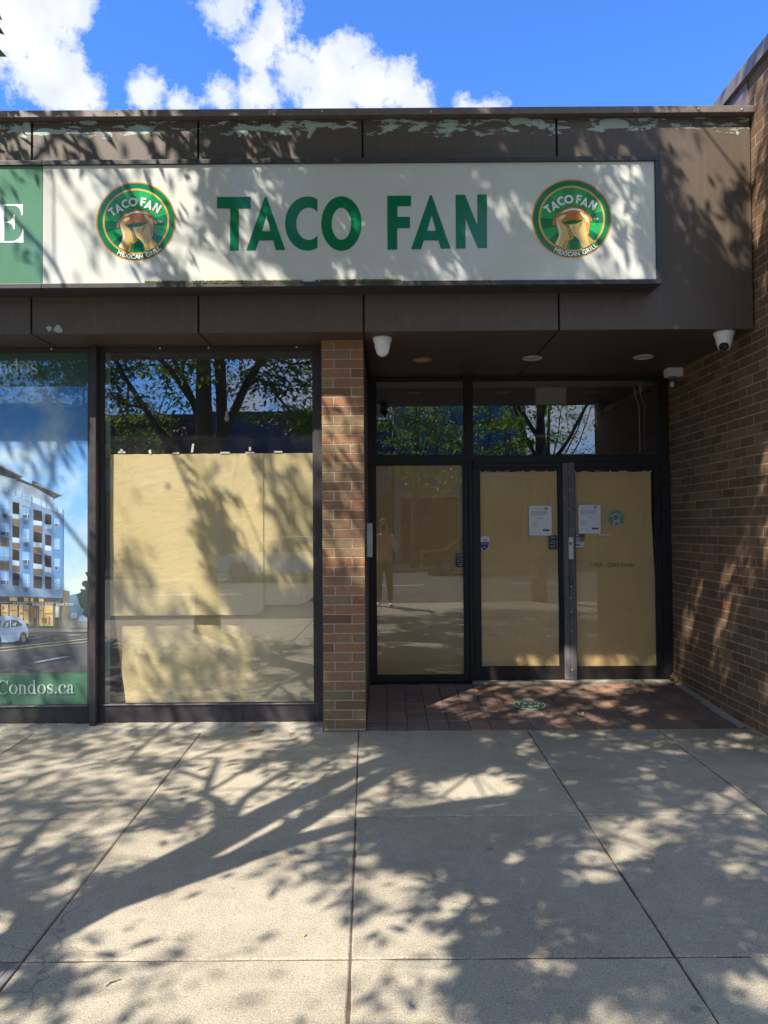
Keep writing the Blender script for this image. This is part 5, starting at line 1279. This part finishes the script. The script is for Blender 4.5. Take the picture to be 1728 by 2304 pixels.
    me = bpy.data.meshes.new('crown'); me.from_pydata(vs, [], fs); me.update()
    link_mesh('crown', me, M['leaf'], root)
    return root
T1 = [
 [((-2.78,0.52,-0.02),.22),((-2.74,0.72,0.5),.18),((-2.66,1.1,1.4),.15),((-2.60,1.41,2.2),.13),((-2.555,1.58,2.68),.12),((-2.47,1.93,3.53),.105),((-2.43,2.08,4.05),.095),((-2.35,2.2,5.2),.075),((-2.25,2.2,6.6),.05),((-2.2,2.1,8.0),.025)],
 [((-2.57,1.52,2.45),.10),((-2.28,1.66,2.95),.085),((-2.25,1.82,3.45),.076),((-2.24,2.0,4.05),.068),((-2.4,2.05,5.2),.055),((-2.7,1.6,6.8),.035),((-2.8,1.2,8.2),.02)],
 [((-2.40,1.60,2.75),.08),((-2.16,1.74,3.10),.07),((-1.93,1.74,3.6),.062),((-1.69,1.66,4.05),.054),((-1.3,1.3,5.0),.042),((-0.8,0.9,6.2),.03),((-.4,.8,7.4),.018)],
 [((-2.60,1.41,2.2),.06),((-2.95,1.35,2.75),.05),((-3.27,1.25,3.03),.045),((-3.55,1.15,3.4),.040),((-3.9,1.1,3.95),.034),((-4.6,.9,5.2),.022)],
 [((-2.53,1.7,2.95),.05),((-2.66,1.78,3.38),.044),((-2.98,1.8,3.85),.038),((-3.25,1.8,4.1),.032),((-3.9,1.8,5.2),.02)],
 [((-2.53,1.7,3.05),.045),((-2.75,1.72,3.6),.034),((-3.05,1.7,4.2),.028),((-3.4,1.6,5.4),.018)]]
low = [(-3.35,.9,3.35),(-3.1,1.0,3.1),(-1.45,.9,3.3),(-1.2,.8,3.15),(-1.6,1.0,3.6),(-1.25,1.0,3.8),(-1.4,.9,4.1),(-1.05,.8,3.6),(-1.7,.9,3.9),(-1.0,.7,4.2),(-3.9,1.0,3.5),(-4.1,.8,3.9),(-3.8,.9,3.1)]+[(-5.9+1.6*((i*7)%13)/13, .9-1.3*((i*5)%11)/11, 3.2+1.5*((i*3)%17)/17) for i in range(34)]
tree('multi stemmed street tree shading the pavement in front of the shop windows', T1, ((-2.0,1.3,6.6),(4.6,4.3,3.5)), 1600, 5, 92, 0.17, 0.10, True, low, 'street trees along the kerb')
def stemset(x, y, h=8, lean=(0,0), s=1.0, seed=0):
    r = random.Random(seed); a, b_ = lean
    t = [((x,y,-.02),.20*s),((x+a*.1,y+b_*.1,1.2),.15*s),((x+a*.25,y+b_*.25,2.6),.13*s),((x+a*.5,y+b_*.5,4.4),.10*s),((x+a*.8,y+b_*.8,6.2),.06*s),((x+a,y+b_,h),.025)]
    out = [t]
    for k in range(5):
        an = r.uniform(0, 6.28); z = r.uniform(2.4, 4.2); f = (z-2.6)/(h-2.6)
        px, py = x+a*(.25+.75*f*.6), y+b_*(.25+.75*f*.6)
        out.append([((px,py,z),.06*s),((px+.6*math.cos(an),py+.6*math.sin(an),z+.9),.045*s),((px+1.3*math.cos(an),py+1.3*math.sin(an),z+2.2),.03*s),((px+1.8*math.cos(an),py+1.8*math.sin(an),z+3.6),.015)])
    return out
tree('street tree at the kerb to the right, its leaves mirrored above the doors', stemset(3.3,-1.0,8,(.3,-.6),.85,2), ((3.5,-1.6,6.6),(2.6,2.2,2.3)), 230, 21, 30, 0.18, 0.12, False, [(0.3,-0.75,2.85),(0.5,-0.8,2.7),(0.7,-0.85,2.55),(0.9,-0.9,2.45),(1.1,-0.9,2.35),(1.3,-.95,2.45),(1.45,-1.0,2.6),(0.6,-.8,2.9),(.95,-.85,2.75),(1.25,-.9,2.75),(1.5,-.9,2.85),(0.8,-.9,3.0),(1.9,-1.0,3.0),(2.4,-1.0,3.0)]+[(-0.3+2.1*((i*7)%19)/19, -.75-.5*((i*5)%7)/7, 3.1+1.1*((i*11)%17)/17) for i in range(17)]+[(1.9+2.0*((i*7)%23)/23, -.9-.7*((i*5)%7)/7, 3.2+1.1*((i*11)%17)/17) for i in range(26)], 'street trees along the kerb')
tree('street tree at the kerb to the left, beyond the poster window', stemset(-7.6,0.2,8,(.4,.3),.9,3), ((-7.4,.2,5.8),(2.5,2.4,2.7)), 260, 22, 30, 0.18, 0.12, False, [(-6.4,.6,3.3),(-6.0,.4,3.6),(-8.4,.8,3.2)], 'street trees along the kerb')
for k, (x, s_, lab) in enumerate(((-9.5,.8,'street tree on the far pavement left of the dark shops'),(1.2,.9,'street tree on the far pavement opposite the doors'),(6.5,.8,'street tree on the far pavement in front of the glazed block'),(14,.9,'street tree on the far pavement at the right end'))):
    tree(lab, stemset(x,-14.3,7,(.2,.1),s_,30+k), ((x,-14.3,5.6),(2.0,1.9,2.0)), 85, 40+k, 26, 0.2, 0.15, False, (), 'street trees across the road')

# ================================================================ ACROSS THE ROAD (mirrored in the glass)
def far_building(name, label, x0, x1, h, y, wallmat, bays, band=None, coln=None, cap=0.25):
    r = empty(name, ((x0+x1)/2, y, 0), label, 'building')
    mb = MB(); gz = 2.7; n = bays; w_ = (x1-x0)/n
    mb.box(x0, x1, y-9, y-0.02, gz+0.25, h); mb.box(x0, x1, y-9, y-0.35, 0, gz+0.25)
    for i in range(n+1): mb.box(x0+i*w_-(0.0 if i == 0 else .14), x0+i*w_+(0.0 if i == n else .14)+(0.14 if i == 0 else 0)-(0.0), y-0.35, y-0.021, 0, gz+0.25)
    mb.build('wall', wallmat, r)
    MB().box(x0-0.05, x1+0.05, y-9.05, y+0.08, h+0.001, h+cap).build('roof', M['frame'], r)
    if band: MB().box(x0+0.05, x1-0.05, y-0.019, y+0.10, gz+0.5, gz+1.35).build('sign_band', band, r)
    for i in range(n):
        a, b_ = x0+i*w_+.18, x0+(i+1)*w_-.18
        f = MB().box(a, b_, y-0.34, y-0.28, 0.02, 0.4).box(a, b_, y-0.34, y-0.28, gz-.02, gz+0.2).box(a, a+.07, y-0.34, y-0.28, .4, gz-.02).box(b_-.07, b_, y-0.34, y-0.28, .4, gz-.02).box((a+b_)/2-.03, (a+b_)/2+.03, y-0.34, y-0.28, .4, gz-.02).build('window', M['frame'], r)
        MB().add([(a,y-.31,.4),(b_,y-.31,.4),(b_,y-.31,gz),(a,y-.31,gz)], [(0,1,2,3)]).build('pane', M['print_open'], f)
    return r
navy = simple('navy_wall_paint', (0.035,0.05,0.10), 0.6); teal = simple('teal_band', (0.02,0.11,0.14), 0.5); greyw = simple('grey_render', (0.22,0.22,0.23), 0.8)
maroon = simple('maroon_wall', (0.10,0.03,0.04), 0.7); tanw = simple('tan_render', (0.30,0.25,0.19), 0.8); tglass = simple('teal_curtain_glass', (0.05,0.16,0.19), 0.15)
far_building('shop_row', 'low grey shop with a slanting fascia across the road at the left', -30, -13.2, 6.6, -17.6, greyw, 5, navy)
far_building('shop_row', 'low maroon fronted shop across the road', -13.1, -7.2, 6.1, -17.6, maroon, 2, greyw)
far_building('shop_row', 'low navy blue shop with a teal sign band across the road', -7.1, 0.4, 6.2, -17.6, navy, 3, teal)
far_building('office_block', 'taller block with teal glazing across the road opposite the doors', 0.5, 6.4, 7.4, -17.6, greyw, 2, tglass)
far_building('shop_row', 'very low dark shop across the road to the right', 6.5, 12.5, 4.6, -17.6, navy, 2, maroon)
far_building('shop_row', 'tan rendered two storey building across the road at the right end', 12.6, 24, 7.2, -17.6, tanw, 3, None)
ob = [q for q in C.objects if q.name.startswith('office_block')][0]
for i in range(7):
    for j in range(3):
        a = 0.75+i*0.80; z = 4.2+j*1.05
        f = MB().box(a, a+.72, -17.60, -17.55, z, z+.05).box(a, a+.05, -17.60, -17.55, z+.05, z+.9).box(a+.67, a+.72, -17.60, -17.55, z+.05, z+.9).box(a, a+.72, -17.60, -17.55, z+.9, z+.95).build('upper_window', M['ceiling'], ob)
        MB().add([(a+.04,-17.58,z+.04),(a+.68,-17.58,z+.04),(a+.68,-17.58,z+.91),(a+.04,-17.58,z+.91)], [(0,1,2,3)]).build('pane', tglass, f)
# parked cars on the far side
def car(x, y, col, label):
    r = empty('parked_car', (x, y, -0.13), label, 'car', 'cars parked across the road'); z0 = -0.13
    prof = [(-2.15,.32),(-2.2,.62),(-2.1,.82),(-1.35,.95),(-.75,1.38),(-.3,1.46),(.75,1.46),(1.35,1.30),(1.75,.98),(2.12,.88),(2.22,.6),(2.18,.32)]
    P2 = curve_through(prof, 5, False); n = len(P2); mb = MB(); vs = []
    for s_, k in ((-1,.86),(-1,1.0),(1,1.0),(1,.86)):
        pass
    rows = [(-.80,.93,.03),(-.88,1.0,0),(.88,1.0,0),(.80,.93,.03)]
    for (yy, sc, dz) in rows:
        for (px, pz) in P2:
            taper = 1-0.16*max(0, (pz-.9)/.56); vs.append((x+px*(.985 if sc < 1 else 1), y+yy*taper, z0+.32+(pz-.32)*(0.975 if sc < 1 else 1)))
    fs = [(a*n+i, a*n+i+1, (a+1)*n+i+1, (a+1)*n+i) for a in range(3) for i in range(n-1)]+[(a*n+n-1, a*n, (a+1)*n, (a+1)*n+n-1) for a in range(3)]
    fs += [tuple(range(n)), tuple(range(3*n, 4*n))[::-1]]
    mb.add(vs, fs).build('body', col, r, smooth=True)
    g_ = MB()
    for s_ in (-1, 1):
        for q in ([(-1.2,.97),(-.72,1.30),(-.05,1.38),(-.05,.97)], [(.03,.97),(.03,1.38),(.75,1.36),(1.35,1.18),(1.45,.97)]):
            pts = [(x+a, y+s_*(.895*(1-0.16*max(0,(b_-.9)/.56))), z0+b_) for a, b_ in q]; g_ = MB().add(pts, [tuple(range(len(pts)))]); g_.build('window', M['black'], r)
    for wx in (-1.38, 1.38):
        for s_ in (-1, 1):
            w_ = MB().lathe([(.30,-.09),(.33,-.07),(.33,.07),(.30,.09)], (x+wx, y+s_*.80, z0+.33), (0,1,0), 24).build('wheel', M['black'], r)
            MB().lathe([(.20,0),(.18,.015),(.05,.02)], (x+wx, y+s_*.892, z0+.33), (0,s_,0), 18).build('rim', M['steel'], w_)
    for s_ in (-1, 1): MB().box(x-2.19, x-2.08, y+s_*.62-.14, y+s_*.62+.14, z0+.62, z0+.76, .02).build('headlight', M['white'], r)
    return r
car(-3.4, -12.5, simple('silver_car_paint', (0.45,0.46,0.48), 0.25), 'silver hatchback parked across the road, left one')
car(3.6, -12.5, simple('dark_red_car_paint', (0.16,0.02,0.02), 0.25), 'dark red hatchback parked across the road, right one')

# ================================================================ THE PHOTOGRAPHER (mirrored in the side window)
def skin(name, chains, mat, parent, sub=2):
    """chains: list of [(point, radius), ...]; a chain whose first point coincides with an earlier one joins it"""
    vs = []; es = []; rs = []
    for ch in chains:
        prev = None
        for (p, r) in ch:
            k = next((i for i, q in enumerate(vs) if (Vector(q)-Vector(p)).length < 1e-5), None)
            if k is None: vs.append(tuple(p)); rs.append(r if isinstance(r, tuple) else (r, r)); k = len(vs)-1
            if prev is not None: es.append((prev, k))
            prev = k
    me = bpy.data.meshes.new(name); me.from_pydata(vs, es, []); o = bpy.data.objects.new(name, me); C.objects.link(o)
    m = o.modifiers.new('skin', 'SKIN'); 
    if not me.skin_vertices: me.attributes
    for i, sv in enumerate(me.skin_vertices[0].data): sv.radius = rs[i]; sv.use_root = (i == 0)
    m.use_smooth_shade = True
    o.modifiers.new('sub', 'SUBSURF').levels = sub; o.modifiers['sub'].render_levels = sub
    dg = bpy.context.evaluated_depsgraph_get(); dg.update(); me2 = bpy.data.meshes.new_from_object(o.evaluated_get(dg)); bpy.data.objects.remove(o)
    me2.name = name; return link_mesh(name, me2, mat, parent, True)
try:
    py = -0.46
    per = empty('person', (0, py, 0), 'person in pink top and khaki trousers holding up a phone, mirrored in the side window', 'person')
    sk = simple('skin', (0.50,0.27,0.18), 0.5); pink = simple('pink_cotton', (0.62,0.30,0.27), 0.85); khaki = simple('khaki_cloth', (0.16,0.145,0.09), 0.85); hairm = simple('brown_hair', (0.10,0.06,0.035), 0.6)
    ch = [[((0,py,.96),(.14,.10)),((0,py,1.15),(.125,.09)),((0,py,1.36),(.15,.095)),((0,py,1.46),(.07,.06)),((0,py+.01,1.54),(.048,.05)),((0,py+.03,1.60),(.06,.075)),((0,py+.035,1.68),(.076,.092)),((0,py+.02,1.745),(.055,.065))]]
    for s_ in (-1, 1):
        ch.append([((0,py,1.36),(.15,.095)),((s_*.17,py,1.42),.055),((s_*.23,py+.07,1.24),.043),((s_*.24,py+.15,1.13),.037),((s_*.16,py+.29,1.36),.032),((s_*.10,py+.37,1.50),.024),((s_*.082,py+.40,1.54),(.016,.034))])
        ch.append([((0,py,.96),(.14,.10)),((s_*.10,py,.86),.085),((s_*.11,py+.01,.52),.055),((s_*.12,py-.02,.28),.045),((s_*.12,py-.03,.10),.032),((s_*.125,py+.02,.045),.035),((s_*.14,py+.14,.035),.028)])
    body = skin('body', ch, sk, per)
    for s_ in (-1, 1):
        for k in range(4):
            z = 1.535+.018*k
            skin('finger', [[((s_*.082,py+.405,1.54+.012*k),.0085),((s_*.084,py+.435,z),.0080),((s_*.070,py+.445,z+.004),.0075),((s_*(.050-.004*k),py+.443,z+.006),.0068)]], sk, body, 1)
        skin('thumb', [[((s_*.080,py+.395,1.525),.010),((s_*.066,py+.395,1.545),.0090),((s_*.050,py+.405,1.56),.0080)]], sk, body, 1)
        MB().ball((s_*.078,py+.035,1.665), .03, 10, (.35,.6,1)).build('ear', sk, body, smooth=True)
        MB().ball((s_*.030,py+.116,1.678), .012, 10, (1,.6,.6)).build('eye', M['white'], body, smooth=True)
        MB().ball((s_*.030,py+.1225,1.678), .0055, 8).build('pupil', M['black'], body)
        skin('shoe', [[((s_*.125,py-.04,.05),(.045,.05)),((s_*.13,py+.06,.04),(.045,.036)),((s_*.145,py+.17,.032),(.038,.028))]], M['white'], per)
    skin('nose', [[((0,py+.118,1.69),.008),((0,py+.138,1.655),.012)]], sk, body, 1)
    skin('mouth', [[((-.022,py+.112,1.622),.005),((0,py+.118,1.620),.007),((.022,py+.112,1.622),.005)]], simple('lips', (0.45,0.15,0.12), 0.5), body, 1)
    hb = MB().ball((0,py+.005,1.705), .098, 16, (.93,1.05,1.0)); hb.v = [(v[0], min(v[1], py+.075-(0.0 if v[2] > 1.72 else .05)), max(v[2], 1.60)+.006*mnoise.noise(Vector(v)*40)) for v in hb.v]
    hb.build('hair', hairm, per, smooth=True)
    skin('top', [[((0,py,.90),(.165,.125)),((0,py,1.14),(.148,.112)),((0,py,1.35),(.172,.115)),((0,py,1.455),(.075,.07))]]+[[((0,py,1.35),(.172,.115)),((s_*.175,py,1.41),.072),((s_*.225,py+.06,1.27),.060),((s_*.243,py+.12,1.17),.055)] for s_ in (-1, 1)], pink, per)
    skin('trousers', [[((0,py,.97),(.155,.115)),((0,py,.90),(.15,.11))]]+[[((0,py,.90),(.15,.11)),((s_*.10,py,.82),.100),((s_*.11,py+.01,.50),.078),((s_*.12,py-.02,.26),.070),((s_*.12,py-.025,.11),.066)] for s_ in (-1, 1)], khaki, per)
    ph = empty('phone', (0, -.022, 1.6), 'dark phone held up by the person mirrored in the side window', 'phone')
    MB().box(-.038, .038, -.030, -.0225, 1.522, 1.682, .003).build('case', M['black'], ph)
    pl_ = MB().box(-.034, -.006, -.0222, -.020, 1.63, 1.676, .001).build('lens_plate', M['steel'], ph)
except Exception as ex:
    import traceback; traceback.print_exc()

# ================================================================ LITTER AND SMALL THINGS
def dry_leaf(x, y, z, s_, rot, tilt, lab):
    pts = [(0,-1),(.25,-.7),(.6,-.75),(.45,-.35),(.95,-.15),(.5,.05),(.75,.5),(.3,.35),(.1,1),(-.15,.45),(-.6,.6),(-.45,.1),(-.9,-.05),(-.45,-.3),(-.55,-.7),(-.2,-.65)]
    vs = [Vector((0,0,.12))]+[Vector((a, b_, .35*(a*a+b_*b_)*math.sin(3*a+2*b_+rot))) for a, b_ in pts]
    mt = Matrix.Rotation(rot, 3, 'Z') @ Matrix.Rotation(tilt, 3, 'X'); vs = [tuple(Vector((0,0,0))+mt@v*s_) for v in vs]; mz = min(v[2] for v in vs)
    vs = [(a, b_, c-mz) for a, b_, c in vs]
    me = bpy.data.meshes.new('dry_leaf'); me.from_pydata(vs, [], [(0, i, i % len(pts)+1) for i in range(1, len(pts)+1)]); o = link_mesh('dry_leaf', me, M['dryleaf']); o.location = (x, y, z)
    for p in me.polygons: p.use_smooth = True
    return tag(o, lab, 'leaf', 'dry leaves on the ground')
dry_leaf(2.80, 6.93, ZR+.004, .055, .4, .9, 'large curled tan leaf standing in the corner where the door frame meets the side wall')
dry_leaf(2.755, 6.86, ZR+.002, .035, 2.1, .2, 'smaller tan leaf lying in front of the curled one in the wall corner')
dry_leaf(1.62, 5.98, rz(5.98)+.004, .045, 1.0, .15, 'dry tan leaf on the paving to the right of the green sticker')
dry_leaf(1.86, 6.74, rz(6.74)+.004, .03, 2.5, .2, 'small dark dry leaf on the paving in front of the right door')
dry_leaf(-.33, 2.83, .001, .014, .3, .2, 'tiny orange leaf on the concrete slab left of the middle joint')
dry_leaf(.81, 2.71, .001, .012, 1.3, .2, 'tiny orange leaf near the cross joint in the right foreground')
rl = random.Random(17); mb = MB()
def bit(x, y, z):
    s_ = rl.uniform(.003, .011); a = rl.uniform(0, 6.28); c_, n_ = math.cos(a)*s_, math.sin(a)*s_; k = rl.uniform(.25, .6); h = s_*rl.uniform(.15, .6)
    mb.add([(x-c_,y-n_,z),(x+n_*k,y-c_*k,z+h),(x+c_,y+n_,z+h*.5),(x-n_*k,y+c_*k,z+.0005)], [(0,1,2,3)])
for _ in range(230):
    y = YW+(6.98-YW)*rl.random(); x = rl.choice([XR0+.02+abs(rl.gauss(0,.12)), XR1-.08-abs(rl.gauss(0,.12)), rl.uniform(XR0+.05, XR1-.1), rl.uniform(XR0+.05, 1.0)]); bit(x, y, rz(y)+.0035)
for _ in range(60): bit(rl.uniform(-.52, .1), rl.uniform(5.60, 5.655), .003)
for _ in range(90): bit(rl.uniform(-2.8, 2.8), rl.uniform(2.3, 5.6), .0015)
tag(mb.build('leaf_litter', M['dryleaf']), kind='stuff')
mb = MB(); tw = [(-.985,2.525),(-.978,2.545),(-.965,2.553),(-.945,2.566)]
mb.tube([(a, b_, .004) for a, b_ in tw], [.0018,.0022,.0018,.001], 6); tag(mb.build('twig', M['bark']), 'thin dark crooked twig lying on the left foreground slab', 'twig')
# rust stain and utility cover
x, y = -1.02, 5.66
tag(loops_mesh('rust_stain', [curve_through([(-.05,-.02),(0,-.03),(.05,-.01),(.045,.03),(0,.045),(-.04,.03)], 4)], 0, M['rust']), kind='structure')
o = bpy.data.objects[-1] if False else [q for q in C.objects if q.name.startswith('rust_stain')][0]
for v in o.data.vertices: a, b_, c_ = v.co; v.co = (a+x+.004*math.sin(c_*90), c_+y, .0105+b_)
uc = empty('utility_cover', (-1.75, 2.35, 0), 'grey metal utility cover set in the pavement at the lower left corner', 'cover')
MB().box(-2.05, -1.352, 2.10, 2.665, -.02, .004, .002).build('rim', M['steel'], uc)
MB().box(-2.02, -1.385, 2.13, 2.635, .0045, .007, .001).build('lid', simple('cover_grey', (0.16,0.16,0.165), 0.6, bump=.4), uc)
